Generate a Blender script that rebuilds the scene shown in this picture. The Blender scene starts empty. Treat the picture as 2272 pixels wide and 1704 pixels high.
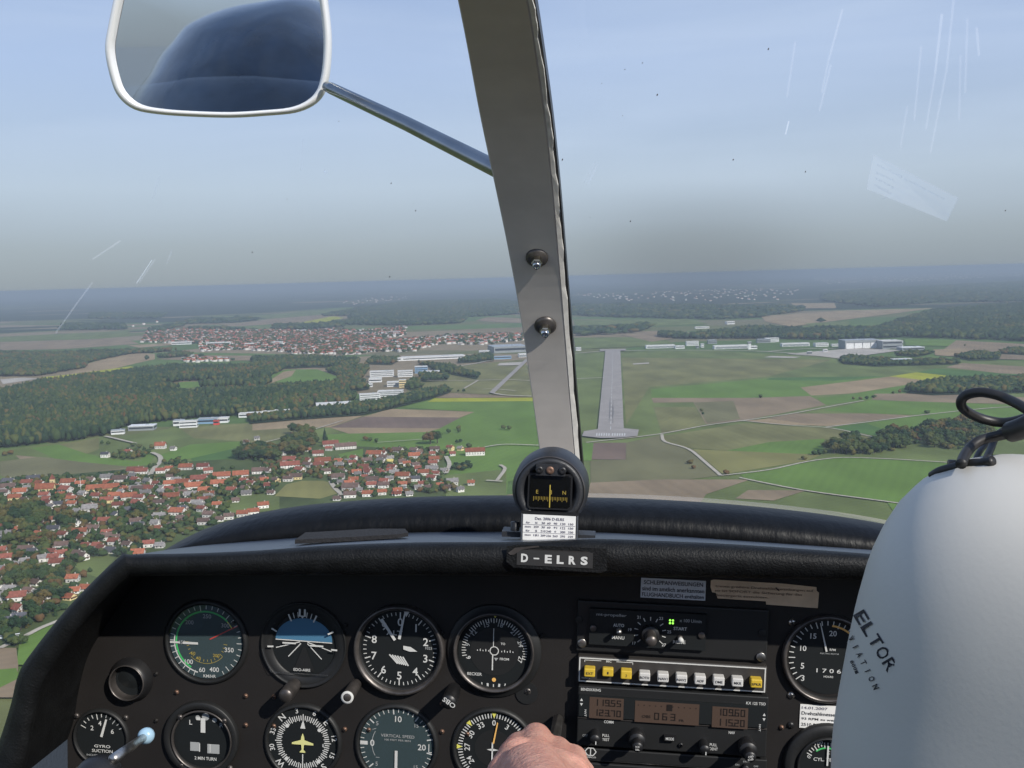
import bpy, bmesh, math, random
import numpy as np
from mathutils import Vector, Matrix
from mathutils.geometry import tessellate_polygon
R_ = math.radians
sc = bpy.context.scene
# ------------------------------------------------------------------ camera
FPX, CX, CY = 2229.0, 1136.0, 852.0            # focal length and centre in pixels of the 2272x1704 photograph
EYE = Vector((0.0, 0.0, 260.0))                # eye height over the fields, metres
PITCH, ROLL = R_(6.05), R_(1.55)
R0 = Vector((1, 0, 0)); FW = Vector((0, math.cos(PITCH), -math.sin(PITCH))); U0 = R0.cross(FW)
CR = R0 * math.cos(ROLL) - U0 * math.sin(ROLL)
CU = R0 * math.sin(ROLL) + U0 * math.cos(ROLL)
cam = bpy.data.cameras.new('camera'); camo = bpy.data.objects.new('camera', cam)
sc.collection.objects.link(camo)
camo.matrix_world = Matrix(((CR.x, CU.x, -FW.x, EYE.x), (CR.y, CU.y, -FW.y, EYE.y), (CR.z, CU.z, -FW.z, EYE.z), (0, 0, 0, 1)))
cam.sensor_width = 36.0; cam.lens = 36.0 * FPX / 2272.0
cam.clip_start = 0.02; cam.clip_end = 120000.0
sc.camera = camo
# aircraft frame: x right, y forward along the nose, z up, origin at the eye
fA = (CR * 0.095 + CU * 0.075 + FW).normalized()
rA = (CR * math.cos(R_(1.5)) - CU * math.sin(R_(1.5)))
rA = (rA - fA * rA.dot(fA)).normalized(); uA = rA.cross(fA)
A = Matrix(((rA.x, fA.x, uA.x, EYE.x), (rA.y, fA.y, uA.y, EYE.y), (rA.z, fA.z, uA.z, EYE.z), (0, 0, 0, 1)))
# ------------------------------------------------------------------ sun and sky
sunA = Vector((0.56, -0.60, 0.575)).normalized()
sunW = (A.to_3x3() @ sunA).normalized()
elev = math.asin(sunW.z); azi = math.atan2(sunW.x, sunW.y)
sd = bpy.data.lights.new('sun', 'SUN'); so = bpy.data.objects.new('sun', sd); sc.collection.objects.link(so)
sd.energy = 4.7; sd.angle = R_(0.53); sd.color = (1.0, 0.95, 0.87)
so.rotation_euler = sunW.to_track_quat('Z', 'Y').to_euler(); so.location = (0, 0, 400)
w = bpy.data.worlds.new('World'); sc.world = w; w.use_nodes = True
nt = w.node_tree; N = nt.nodes; L = nt.links; N.clear()
out = N.new('ShaderNodeOutputWorld'); bg = N.new('ShaderNodeBackground'); sky = N.new('ShaderNodeTexSky')
sky.sky_type = 'NISHITA'; sky.sun_disc = False; sky.sun_elevation = elev; sky.sun_rotation = azi
sky.altitude = 800; sky.air_density = 1.0; sky.dust_density = 0.6; sky.ozone_density = 2.5
tc = N.new('ShaderNodeTexCoord'); mp = N.new('ShaderNodeMapping'); mp.inputs['Scale'].default_value = (1.0, 1.0, 8.0)
mp.inputs['Rotation'].default_value = (0.10, -0.14, 0.3)
ns = N.new('ShaderNodeTexNoise'); ns.inputs['Scale'].default_value = 1.7; ns.inputs['Detail'].default_value = 6
ns.inputs['Roughness'].default_value = 0.5; ns.inputs['Distortion'].default_value = 0.6
cr = N.new('ShaderNodeValToRGB'); cr.color_ramp.elements[0].position = 0.36; cr.color_ramp.elements[1].position = 0.70
cr.color_ramp.elements[1].color = (.36, .36, .36, 1)
mx = N.new('ShaderNodeMixRGB'); mx.inputs['Color2'].default_value = (6.2, 7.3, 9.0, 1)     # thin cirrus veil
sp = N.new('ShaderNodeSeparateXYZ'); L.new(tc.outputs['Generated'], sp.inputs[0])
hr = N.new('ShaderNodeValToRGB'); e = hr.color_ramp.elements                               # murky air low over the horizon
e[0].position = 0.0; e[0].color = (.92, .92, .92, 1); e[1].position = .50; e[1].color = (.6, .6, .6, 1)
for p_, v_ in ((.06, .92), (.16, .8), (.30, .72)): x_ = e.new(p_); x_.color = (v_, v_, v_, 1)
hc = N.new('ShaderNodeValToRGB'); e = hc.color_ramp.elements
e[0].position = 0.0; e[0].color = (.185, .222, .262, 1); e[1].position = .5; e[1].color = (.19, .285, .50, 1)
for p_, c_ in ((.035, (.235, .275, .315)), (.09, (.325, .385, .46)), (.2, (.32, .40, .565)), (.32, (.245, .33, .53))): x_ = e.new(p_); x_.color = (*c_, 1)
sc_ = N.new('ShaderNodeVectorMath'); sc_.operation = 'SCALE'; sc_.inputs['Scale'].default_value = 14.5
m2 = N.new('ShaderNodeMixRGB')
L.new(tc.outputs['Generated'], mp.inputs['Vector']); L.new(mp.outputs[0], ns.inputs['Vector']); L.new(ns.outputs['Fac'], cr.inputs[0])
L.new(sp.outputs['Z'], hr.inputs[0]); L.new(sp.outputs['Z'], hc.inputs[0]); L.new(hc.outputs[0], sc_.inputs[0])
L.new(sky.outputs[0], m2.inputs['Color1']); L.new(sc_.outputs[0], m2.inputs['Color2']); L.new(hr.outputs[0], m2.inputs['Fac'])
ml = N.new('ShaderNodeMath'); ml.operation = 'MULTIPLY'; st_ = N.new('ShaderNodeMapRange'); st_.inputs[1].default_value = .02; st_.inputs[2].default_value = .15
L.new(sp.outputs['Z'], st_.inputs[0]); L.new(cr.outputs[0], ml.inputs[0]); L.new(st_.outputs[0], ml.inputs[1])
L.new(m2.outputs[0], mx.inputs['Color1']); L.new(ml.outputs[0], mx.inputs['Fac']); L.new(mx.outputs[0], bg.inputs['Color'])
bg.inputs['Strength'].default_value = 0.105; L.new(bg.outputs[0], out.inputs['Surface'])
sc.view_settings.view_transform = 'Standard'; sc.view_settings.look = 'None'; sc.view_settings.gamma = 1.0
sc.view_settings.exposure = 0.0
sc.render.engine = 'CYCLES'; sc.cycles.transparent_max_bounces = 16; sc.cycles.max_bounces = 8; sc.cycles.volume_bounces = 0
rnd = random.Random(7); nrnd = np.random.default_rng(11)
# ------------------------------------------------------------------ helpers
def raydir(px, py): return (FW + CR * ((px - CX) / FPX) - CU * ((py - CY) / FPX))
def gp(px, py, z=0.0):
    d = raydir(px, py); t = (EYE.z - z) / -d.z
    return EYE + d * t
def proj(p):
    v = Vector(p) - EYE; d = v.dot(FW)
    return CX + FPX * v.dot(CR) / d, CY - FPX * v.dot(CU) / d, d
AI = A.inverted()
def ac(px, py, y):
    d = AI.to_3x3() @ raydir(px, py); return d * (y / d.y)
CROPS = {'1': (0, 560, .34358), '2': (560, 560, .34358), '3': (1240, 560, .46655), '4': (0, 950, .34358),
         'V': (0, 1000, .14467), 'W': (300, 980, .14467), 'X': (0, 1200, .14467), 'Y': (580, 940, .14467), 'Z': (840, 940, .14467),
         'K': (640, 740, .25316), 'L': (1280, 700, .25316), 'M': (1780, 700, .22242), 'T': (200, 640, .31646), 'S': (0, 0, 1)}
def cs(c, x, y):
    o = CROPS[c]; return o[0] + x * o[2], o[1] + y * o[2]
def pl(c, s):
    v = [float(a) for a in s.replace(',', ' ').split()]
    return [cs(c, v[i], v[i + 1]) for i in range(0, len(v), 2)]
def link(o): sc.collection.objects.link(o); return o
def tag(o, label=None, cat=None, group=None, kind=None):
    if label: o['label'] = label
    if cat: o['category'] = cat
    if group: o['group'] = group
    if kind: o['kind'] = kind
    return o
def empty(name, mat, label=None, cat=None, group=None):
    o = bpy.data.objects.new(name, None); link(o); o.empty_display_size = 0.1
    o.matrix_world = mat; return tag(o, label, cat, group)
class MB:
    def __init__(s): s.v = []; s.f = []; s.sm = []
    def add(s, vs, fs, smooth=False):
        n = len(s.v); s.v += [tuple(v) for v in vs]; s.f += [[i + n for i in f] for f in fs]; s.sm += [smooth] * len(fs); return s
    def box(s, c, d, M=None):
        vs = [Vector((c[0] + a * d[0] / 2, c[1] + b * d[1] / 2, c[2] + e * d[2] / 2)) for a in (-1, 1) for b in (-1, 1) for e in (-1, 1)]
        if M is not None: vs = [M @ v for v in vs]
        return s.add(vs, [(0, 1, 3, 2), (4, 6, 7, 5), (0, 4, 5, 1), (2, 3, 7, 6), (0, 2, 6, 4), (1, 5, 7, 3)])
    def lathe(s, prof, M, n=32, smooth=True, cap0=False, cap1=False):
        # prof: (radius, height); M maps local x,y,z (axis z)
        vs = [M @ Vector((r * math.cos(2 * math.pi * k / n), r * math.sin(2 * math.pi * k / n), h)) for r, h in prof for k in range(n)]
        fs = [(i * n + k, i * n + (k + 1) % n, (i + 1) * n + (k + 1) % n, (i + 1) * n + k) for i in range(len(prof) - 1) for k in range(n)]
        s.add(vs, fs, smooth)
        m = len(s.v) - len(vs)
        if cap0: s.f.append([m + k for k in range(n)][::-1]); s.sm.append(False)
        if cap1: s.f.append([m + (len(prof) - 1) * n + k for k in range(n)]); s.sm.append(False)
        return s
    def tube(s, pts, rads, n=10, caps=True):
        pts = [Vector(p) for p in pts]
        if not isinstance(rads, (list, tuple)): rads = [rads] * len(pts)
        up = None; vs = []
        for i, p in enumerate(pts):
            t = (pts[min(i + 1, len(pts) - 1)] - pts[max(i - 1, 0)]).normalized()
            if up is None:
                up = Vector((0, 0, 1)) if abs(t.z) < .9 else Vector((1, 0, 0))
            a = (up - t * up.dot(t)).normalized(); b = t.cross(a); up = a
            vs += [p + (a * math.cos(2 * math.pi * k / n) + b * math.sin(2 * math.pi * k / n)) * rads[i] for k in range(n)]
        fs = [(i * n + k, i * n + (k + 1) % n, (i + 1) * n + (k + 1) % n, (i + 1) * n + k) for i in range(len(pts) - 1) for k in range(n)]
        if caps: fs += [list(range(n))[::-1], [(len(pts) - 1) * n + k for k in range(n)]]
        return s.add(vs, fs, True)
    def ball(s, c, r, M=None, n=16, m=10):
        if not isinstance(r, (tuple, list)): r = (r, r, r)
        vs = []; 
        for i in range(m + 1):
            th = math.pi * i / m
            for k in range(n):
                v = Vector((math.sin(th) * math.cos(2 * math.pi * k / n) * r[0], math.sin(th) * math.sin(2 * math.pi * k / n) * r[1], math.cos(th) * r[2]))
                vs.append((M @ v if M is not None else v) + Vector(c))
        return s.add(vs, [(i * n + k, (i + 1) * n + k, (i + 1) * n + (k + 1) % n, i * n + (k + 1) % n) for i in range(m) for k in range(n)], True)
    def poly(s, pts): return s.add(pts, [list(range(len(pts)))])
    def build(s, name, mat=None, parent=None, world=None, **kw):
        me = bpy.data.meshes.new(name); me.from_pydata(s.v, [], s.f)
        if s.sm: me.polygons.foreach_set('use_smooth', s.sm)
        if mat: me.materials.append(mat)
        me.update(); o = bpy.data.objects.new(name, me); link(o)
        if parent: o.parent = parent
        if world is not None: o.matrix_world = world
        return tag(o, **kw)
# ------------------------------------------------------------------ materials
MATS = {}
def mat(name, col, rough=0.7, metal=0.0, var=0.0, scale=5.0, col2=None, bump=0.0, bscale=None, coat=0.0, emit=None, detail=4, spec=0.5, objrand=0.0, stretch=None, sss=0):
    if name in MATS: return MATS[name]
    m = bpy.data.materials.new(name); m.use_nodes = True; nt = m.node_tree; P = nt.nodes['Principled BSDF']
    P.inputs['Base Color'].default_value = (*col, 1); P.inputs['Roughness'].default_value = rough; P.inputs['Metallic'].default_value = metal
    P.inputs['Specular IOR Level'].default_value = spec
    P.inputs['Coat Weight'].default_value = coat
    if sss: P.inputs['Subsurface Weight'].default_value = sss; P.inputs['Subsurface Scale'].default_value = 0.004
    if emit: P.inputs['Emission Color'].default_value = (*emit[:3], 1); P.inputs['Emission Strength'].default_value = emit[3]
    tc = nt.nodes.new('ShaderNodeTexCoord'); vec = tc.outputs['Object']
    if stretch:
        mpp = nt.nodes.new('ShaderNodeMapping'); mpp.inputs['Scale'].default_value = stretch[:3]
        if len(stretch) > 3: mpp.inputs['Rotation'].default_value = (0, 0, stretch[3])
        nt.links.new(vec, mpp.inputs[0]); vec = mpp.outputs[0]
    if var or col2:
        n = nt.nodes.new('ShaderNodeTexNoise'); n.inputs['Scale'].default_value = scale; n.inputs['Detail'].default_value = detail
        nt.links.new(vec, n.inputs['Vector'])
        r = nt.nodes.new('ShaderNodeValToRGB'); r.color_ramp.elements[0].position = .35; r.color_ramp.elements[1].position = .65
        c2 = col2 or tuple(min(1, c * (1 + var)) for c in col); c1 = col if col2 else tuple(c * (1 - var) for c in col)
        r.color_ramp.elements[0].color = (*c1, 1); r.color_ramp.elements[1].color = (*c2, 1)
        nt.links.new(n.outputs['Fac'], r.inputs[0]); src = r.outputs[0]
        if objrand:
            oi = nt.nodes.new('ShaderNodeObjectInfo'); h = nt.nodes.new('ShaderNodeHueSaturation')
            mr = nt.nodes.new('ShaderNodeMapRange'); mr.inputs[3].default_value = 1 - objrand; mr.inputs[4].default_value = 1 + objrand
            nt.links.new(oi.outputs['Random'], mr.inputs[0]); nt.links.new(mr.outputs[0], h.inputs['Value']); nt.links.new(src, h.inputs['Color']); src = h.outputs[0]
        nt.links.new(src, P.inputs['Base Color'])
    if bump:
        n = nt.nodes.new('ShaderNodeTexNoise'); n.inputs['Scale'].default_value = bscale or scale * 4; n.inputs['Detail'].default_value = 3
        nt.links.new(vec, n.inputs['Vector']); b = nt.nodes.new('ShaderNodeBump'); b.inputs['Strength'].default_value = 1.0; b.inputs['Distance'].default_value = bump
        nt.links.new(n.outputs['Fac'], b.inputs['Height']); nt.links.new(b.outputs[0], P.inputs['Normal'])
    MATS[name] = m; return m
def facmat(name, ramp, scale=1.0, rough=.9, attr=True):
    """leaf material: colour from a per-tree value (attribute 'tint' or object random) mixed with fine noise"""
    m = bpy.data.materials.new(name); m.use_nodes = True; nt = m.node_tree; P = nt.nodes['Principled BSDF']
    P.inputs['Roughness'].default_value = rough; P.inputs['Specular IOR Level'].default_value = .15
    if attr: a = nt.nodes.new('ShaderNodeAttribute'); a.attribute_name = 'tint'; src = a.outputs['Fac']
    else: a = nt.nodes.new('ShaderNodeObjectInfo'); src = a.outputs['Random']
    tc = nt.nodes.new('ShaderNodeTexCoord'); n = nt.nodes.new('ShaderNodeTexNoise'); n.inputs['Scale'].default_value = scale
    n.inputs['Detail'].default_value = 3
    nt.links.new(tc.outputs['Object'], n.inputs['Vector'])
    ma = nt.nodes.new('ShaderNodeMath'); ma.operation = 'MULTIPLY_ADD'; ma.inputs[1].default_value = .5; ma.inputs[2].default_value = -.25
    mb = nt.nodes.new('ShaderNodeMath'); mb.operation = 'ADD'
    nt.links.new(n.outputs['Fac'], ma.inputs[0]); nt.links.new(src, mb.inputs[0]); nt.links.new(ma.outputs[0], mb.inputs[1])
    r = nt.nodes.new('ShaderNodeValToRGB'); els = r.color_ramp.elements
    els[0].position = ramp[0][0]; els[0].color = (*ramp[0][1], 1); els[1].position = ramp[-1][0]; els[1].color = (*ramp[-1][1], 1)
    for p, c in ramp[1:-1]: e = els.new(p); e.color = (*c, 1)
    nt.links.new(mb.outputs[0], r.inputs[0]); nt.links.new(r.outputs[0], P.inputs['Base Color']); return m
LEAF = [(0.0, (.016, .036, .016)), (.35, (.034, .060, .020)), (.62, (.062, .082, .024)), (.84, (.095, .088, .026)), (1.0, (.105, .062, .026))]
M_LEAFA = facmat('foliage_mass', LEAF, .05, attr=True)
M_LEAFO = facmat('foliage_tree', LEAF, .4, attr=False)
M_BARK = mat('bark', (.07, .055, .04), .9, var=.3, scale=2)
# ------------------------------------------------------------------ ground
def ground_material():
    m = bpy.data.materials.new('farmland'); m.use_nodes = True; nt = m.node_tree; N = nt.nodes; L = nt.links; P = N['Principled BSDF']
    P.inputs['Roughness'].default_value = .95; P.inputs['Specular IOR Level'].default_value = .1
    g = N.new('ShaderNodeNewGeometry'); mp = N.new('ShaderNodeMapping'); mp.inputs['Scale'].default_value = (.0011, .0022, 1); mp.inputs['Rotation'].default_value = (0, 0, .25)
    L.new(g.outputs['Position'], mp.inputs[0])
    v = N.new('ShaderNodeTexVoronoi'); v.inputs['Scale'].default_value = 1.0; L.new(mp.outputs[0], v.inputs['Vector'])
    sx = N.new('ShaderNodeSeparateColor'); L.new(v.outputs['Color'], sx.inputs[0])
    r = N.new('ShaderNodeValToRGB'); r.color_ramp.interpolation = 'CONSTANT'; e = r.color_ramp.elements
    cols = [(0, (.085, .14, .04)), (.25, (.13, .14, .055)), (.42, (.20, .16, .095)), (.55, (.10, .16, .045)), (.72, (.16, .15, .08)), (.85, (.24, .19, .12))]
    e[0].position = 0; e[0].color = (*cols[0][1], 1); e[1].position = cols[-1][0]; e[1].color = (*cols[-1][1], 1)
    for p, c in cols[1:-1]: x = e.new(p); x.color = (*c, 1)
    L.new(sx.outputs[0], r.inputs[0])
    # woods spreading over the far country
    mp2 = N.new('ShaderNodeMapping'); mp2.inputs['Scale'].default_value = (.00033, .00085, 1); L.new(g.outputs['Position'], mp2.inputs[0])
    n = N.new('ShaderNodeTexNoise'); n.inputs['Scale'].default_value = 1.0; n.inputs['Detail'].default_value = 5; n.inputs['Roughness'].default_value = .55; L.new(mp2.outputs[0], n.inputs['Vector'])
    ln = N.new('ShaderNodeVectorMath'); ln.operation = 'LENGTH'; L.new(g.outputs['Position'], ln.inputs[0])
    mr = N.new('ShaderNodeMapRange'); mr.inputs[1].default_value = 4500; mr.inputs[2].default_value = 9500; mr.inputs[3].default_value = -.16; mr.inputs[4].default_value = .09
    L.new(ln.outputs['Value'], mr.inputs[0]); ad = N.new('ShaderNodeMath'); L.new(n.outputs['Fac'], ad.inputs[0]); L.new(mr.outputs[0], ad.inputs[1])
    st = N.new('ShaderNodeMapRange'); st.inputs[1].default_value = .50; st.inputs[2].default_value = .515; L.new(ad.outputs[0], st.inputs[0])
    mx = N.new('ShaderNodeMixRGB'); L.new(st.outputs[0], mx.inputs[0]); L.new(r.outputs[0], mx.inputs[1]); mx.inputs[2].default_value = (.022, .038, .02, 1)
    n2 = N.new('ShaderNodeTexNoise'); n2.inputs['Scale'].default_value = .02; n2.inputs['Detail'].default_value = 6; L.new(g.outputs['Position'], n2.inputs['Vector'])
    r2 = N.new('ShaderNodeMapRange'); r2.inputs[1].default_value = .3; r2.inputs[2].default_value = .7; r2.inputs[3].default_value = .82; r2.inputs[4].default_value = 1.18; L.new(n2.outputs['Fac'], r2.inputs[0])
    h = N.new('ShaderNodeHueSaturation'); L.new(mx.outputs[0], h.inputs['Color']); L.new(r2.outputs[0], h.inputs['Value']); L.new(h.outputs[0], P.inputs['Base Color'])
    return m
b = MB(); G = 45000.0
b.poly([(-G, -3000, 0), (G, -3000, 0), (G, 60000, 0), (-G, 60000, 0)])
b.build('ground', ground_material(), kind='structure')
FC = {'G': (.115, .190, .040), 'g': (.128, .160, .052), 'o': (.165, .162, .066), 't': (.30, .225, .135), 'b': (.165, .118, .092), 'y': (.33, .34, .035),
      'd': (.075, .145, .04), 'p': (.235, .178, .115), 's': (.42, .385, .335), 'k': (.155, .147, .075), 'e': (.20, .19, .068), 'f': (.022, .038, .016), 'v': (.075, .10, .035)}
def fmat(c, rot=0):
    key = 'field_%s_%d' % (c, rot)
    if key in MATS: return MATS[key]
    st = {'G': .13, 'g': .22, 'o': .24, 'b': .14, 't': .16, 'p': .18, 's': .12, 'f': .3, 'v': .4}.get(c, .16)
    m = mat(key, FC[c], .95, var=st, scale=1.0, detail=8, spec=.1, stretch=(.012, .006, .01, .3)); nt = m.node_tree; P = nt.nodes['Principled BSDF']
    if c in 'Ggotbpydke':                                       # mowing and ploughing lines
        src = P.inputs['Base Color'].links[0].from_socket; tcc = nt.nodes.new('ShaderNodeTexCoord'); mp_ = nt.nodes.new('ShaderNodeMapping'); mp_.inputs['Rotation'].default_value = (0, 0, R_(-12 + rot * 37))
        wv = nt.nodes.new('ShaderNodeTexWave'); wv.inputs['Scale'].default_value = .018 + .006 * rot; wv.inputs['Distortion'].default_value = 1.5; wv.inputs['Detail'].default_value = 3; wv.inputs['Detail Scale'].default_value = .3
        mr_ = nt.nodes.new('ShaderNodeMapRange'); mr_.inputs[3].default_value = .965; mr_.inputs[4].default_value = 1.03; h_ = nt.nodes.new('ShaderNodeHueSaturation')
        nt.links.new(tcc.outputs['Object'], mp_.inputs[0]); nt.links.new(mp_.outputs[0], wv.inputs['Vector']); nt.links.new(wv.outputs['Fac'], mr_.inputs[0]); nt.links.new(mr_.outputs[0], h_.inputs['Value']); nt.links.new(src, h_.inputs['Color']); nt.links.new(h_.outputs[0], P.inputs['Base Color'])
    return m
FZ = [0.2]
def field(c, crop, s, name='field'):
    z = FZ[0]; FZ[0] += .02
    pts = [gp(x, y, z) for x, y in pl(crop, s)]
    tri = tessellate_polygon([pts]); n = len(pts); o = sum(pts, Vector()) / n
    # keep the faces lit from above
    b = MB(); ar = sum(pts[i].x * pts[(i + 1) % n].y - pts[(i + 1) % n].x * pts[i].y for i in range(n))
    vs = [p - o for p in pts]
    fs = []
    for t in tri:
        a, q, d = (vs[k] for k in t)
        fs.append(t if (q - a).cross(d - a).z > 0 else (t[0], t[2], t[1]))
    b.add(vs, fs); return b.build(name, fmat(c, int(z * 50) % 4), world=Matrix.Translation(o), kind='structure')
for c, cp, s in [
 ('g', '1', '0 1275 480 1215 680 1185 890 1225 1150 1110 1560 1105 2212 1050 2212 1250 1900 1330 1500 1420 1030 1400 600 1480 0 1500'),
 ('G', '1', '200 1262 380 1240 560 1300 700 1330 900 1350 960 1290 1010 1300 960 1370 700 1390 350 1330'),
 ('p', '1', '100 1310 330 1330 420 1380 900 1400 600 1440 200 1400'),
 ('k', '1', '0 1350 260 1320 500 1350 850 1385 750 1400 300 1455 130 1475 0 1440'),
 ('o', '1', '380 1240 640 1195 640 1270 560 1300'),
 ('g', '1', '760 1190 1150 1130 1500 1115 1460 1160 1200 1190 980 1250 900 1230'),
 ('o', '1', '1150 1130 1560 1105 2000 1095 1960 1175 1590 1250 1560 1220 1250 1200'),
 ('G', '1', '1040 1305 1230 1240 1560 1220 1590 1250 1230 1330 1080 1350'),
 ('d', '1', '1230 1330 1590 1250 1520 1350 1260 1375'),
 ('G', '1', '0 1150 150 1150 130 1165 0 1168'),
 ('t', '2', '0 1105 430 1060 715 1055 500 1130 300 1130 0 1150'),
 ('G', '2', '960 1000 1130 955 1830 955 1880 1240 1900 1420 1650 1480 1640 1600 1300 1580 1240 1500 1250 1300 750 1280 600 1250 430 1180 620 1168 1130 1160 1435 1030'),
 ('g', '2', '1240 1440 1640 1400 1640 1620 1250 1600'),
 ('t', '2', '890 1010 1435 1030 1340 1066 715 1061'),
 ('b', '2', '715 1061 1345 1066 1210 1136 500 1131'),
 ('t', '2', '500 1131 1215 1136 1130 1160 620 1170'),
 ('o', '2', '1000 830 1290 735 1760 690 1815 935 1270 905 1190 885 1000 905'),
 ('y', '2', '1175 942 1820 937 1825 960 1130 965'),
 ('p', '2', '1270 907 1812 935 1200 940'),
 ('e', 'Y', '150 1130 350 930 620 870 950 870 1050 900 1240 1080 900 1250 300 1400 0 1440 -300 1560 -700 1700 -700 1560 -200 1250'),
 ('G', '2', '0 800 230 755 420 755 570 810 560 840 200 840 0 830'),
 ('t', '2', '0 840 70 835 130 815 200 770 280 760 250 800 130 840 60 860'),
 ('G', '1', '980 860 1200 835 1400 832 1390 855 1180 880'),
 ('t', '1', '560 720 700 680 870 650 1000 655 1000 690 860 720 700 760 460 785'),
 ('y', '1', '250 808 450 788 700 755 850 735 860 745 620 790 300 815'),
 ('p', '1', '0 735 90 735 100 745 0 755'),
 ('s', '1', '0 820 150 808 250 815 20 850'),
 ('p', '1', '0 580 800 555 900 590 400 625 0 632'),
 ('g', '1', '0 545 830 505 850 540 600 560 0 578'),
 ('p', '1', '1000 690 1290 665 2000 668 2212 660 2212 690 1400 700'),
 ('G', '1', '1700 680 2100 665 2150 672 1900 700'),
 ('t', '1', '820 600 1100 585 1180 592 900 615'),
 ('p', 'T', '870 265 1250 215 1400 180 1900 190 1900 205 1450 240 1050 265'),
 ('y', 'T', '1470 240 1700 195 1780 205 1700 228 1540 245'),
 ('g', 'T', '700 195 1100 190 1500 165 1700 160 1600 175 1250 200 900 205'),
 ('g', 'T', '1060 268 1260 262 1260 285 1200 285'),
 ('g', 'T', '1680 350 2080 328 2080 345 1900 358'),
 ('g', 'T', '1420 480 1640 468 1580 500 1430 505'),
 ('p', '2', '1440 440 1520 418 1740 425 1740 455 1560 450'),
 ('g', '2', '0 410 350 380 900 345 900 360 360 410 100 430'),
 # east of the centre post
 ('g', '3', '80 474 700 466 1350 500 2300 520 2300 1400 0 1400 30 800'),
 ('o', '3', '300 500 1300 510 1000 590 430 640 320 820'),
 ('G', '3', '440 650 980 600 1560 590 1150 645 1230 690 900 692 440 692'),
 ('d', '3', '1000 596 1560 588 1300 612 990 606'),
 ('t', '3', '1150 642 1580 590 1770 611 1400 670 1200 681'),
 ('y', '3', '1570 590 1700 570 1960 598 1790 612'),
 ('d', '3', '1700 570 1790 552 2300 580 2300 598 1960 598'),
 ('p', '3', '1840 546 1920 526 2300 548 2300 584 2100 575'),
 ('G', '3', '1230 692 1400 672 1760 612 2150 616 1650 668 1450 702 1262 726'),
 ('p', '3', '440 692 900 692 1195 683 1270 725 870 800 700 816 640 712 450 715'),
 ('k', '3', '645 714 830 706 862 792 705 812'),
 ('o', '3', '450 735 645 735 700 816 490 862'),
 ('p', '3', '1500 672 1700 670 2300 692 2300 724 1700 710 1488 700'),
 ('G', '3', '1260 752 1480 702 1760 711 2300 732 2100 737 1700 772 1480 766'),
 ('p', '3', '980 791 1120 766 1480 766 1690 776 1460 803 1270 826'),
 ('t', '3', '880 800 1000 791 1270 826 1450 812 1000 816'),
 ('G', '3', '1460 807 1700 777 2100 738 2300 742 2300 880 1530 874 1300 832'),
 ('d', '3', '1300 834 1460 812 1540 840 1520 874'),
 ('o', '3', '500 872 880 812 1300 837 1520 882 1250 890 800 942 640 932 500 906'),
 ('G', '3', '800 942 1000 902 1262 886 1252 962 840 957'),
 ('e', '3', '640 936 800 943 1252 962 1180 991 780 1056'),
 ('k', '3', '320 905 480 870 500 906 640 936 780 1060 480 1095 150 1115 150 990 320 985'),
 ('p', '3', '150 1095 480 1080 910 1080 700 1150 600 1300 100 1300'),
 ('G', '3', '860 1056 1340 971 1880 1001 2300 1010 2300 1500 1700 1400 1560 1185 1150 1131 880 1072'),
 ('g', '3', '1340 971 1560 920 1950 940 1950 1001'),
 ('b', '3', '165 905 320 905 318 985 155 985'),
 ('p', '3', '900 1130 1180 1131 1020 1180 840 1170'),
 ('G', '3', '90 905 165 905 155 990 90 990'),
 ('g', '3', '70 405 480 402 560 440 80 460'),
 ('p', '3', '300 392 460 372 560 408 440 425'),
 ('g', '3', '70 322 620 316 710 340 450 350 80 350'),
 ('t', '3', '960 302 1400 275 1790 265 1500 302 1100 352 980 328'),
 ('g', '3', '1170 338 1380 325 1380 350 1200 352'),
 ('t', '3', '1100 242 1310 240 1320 265 1160 266'),
 ('G', '3', '1640 412 1900 418 1880 446 1650 442'),
 ('p', '3', '1890 418 2300 440 2300 512 2100 508 1800 482'),
 ('t', '3', '1780 462 1900 458 2000 478 1900 496 1790 488'),
 ('v', '1', '0 1470 300 1445 800 1400 1040 1360 1560 1330 1800 1300 2212 1230 2300 1700 0 2600'),
 ('v', '2', '0 1260 300 1230 1180 1280 1240 1320 1240 1620 0 1700'),
 ('G', 'X', '300 1520 620 1360 900 1240 1100 1200 700 1900 250 1900'),
 ('p', 'X', '-100 1640 250 1640 280 1900 250 2400 -300 2400'),
 ('g', 'X', '1230 200 1700 130 1900 120 1500 560 1250 480 1100 350'),
 ('G', 'X', '-100 1980 250 1950 300 2100 -100 2300'),
 ('g', 'W', '1200 900 1500 800 2000 800 2212 850 2212 1050 1600 1100 1250 1050'),
 ('G', 'Y', '0 640 160 560 200 640 100 700 0 700'),
 ('G', 'Y', '1180 470 1560 380 1560 540 1250 560'),
 ]: field(c, cp, s)
field('e', 'Y', '200 1110 380 930 620 875 950 875 1050 905 1200 1060 900 1150')
field('s', '3', '1080 482 1400 456 1640 464 1400 496 1330 500', 'concrete_apron')
field('s', '3', '975 499 1010 492 1150 496 1120 502', 'concrete_apron')
field('s', '3', '352 528 428 523 430 529 354 533', 'concrete_strip')
field('s', 'K', '1850 258 2060 248 2040 275 1830 280', 'concrete_apron')
FZ[0] = 2.2
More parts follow.
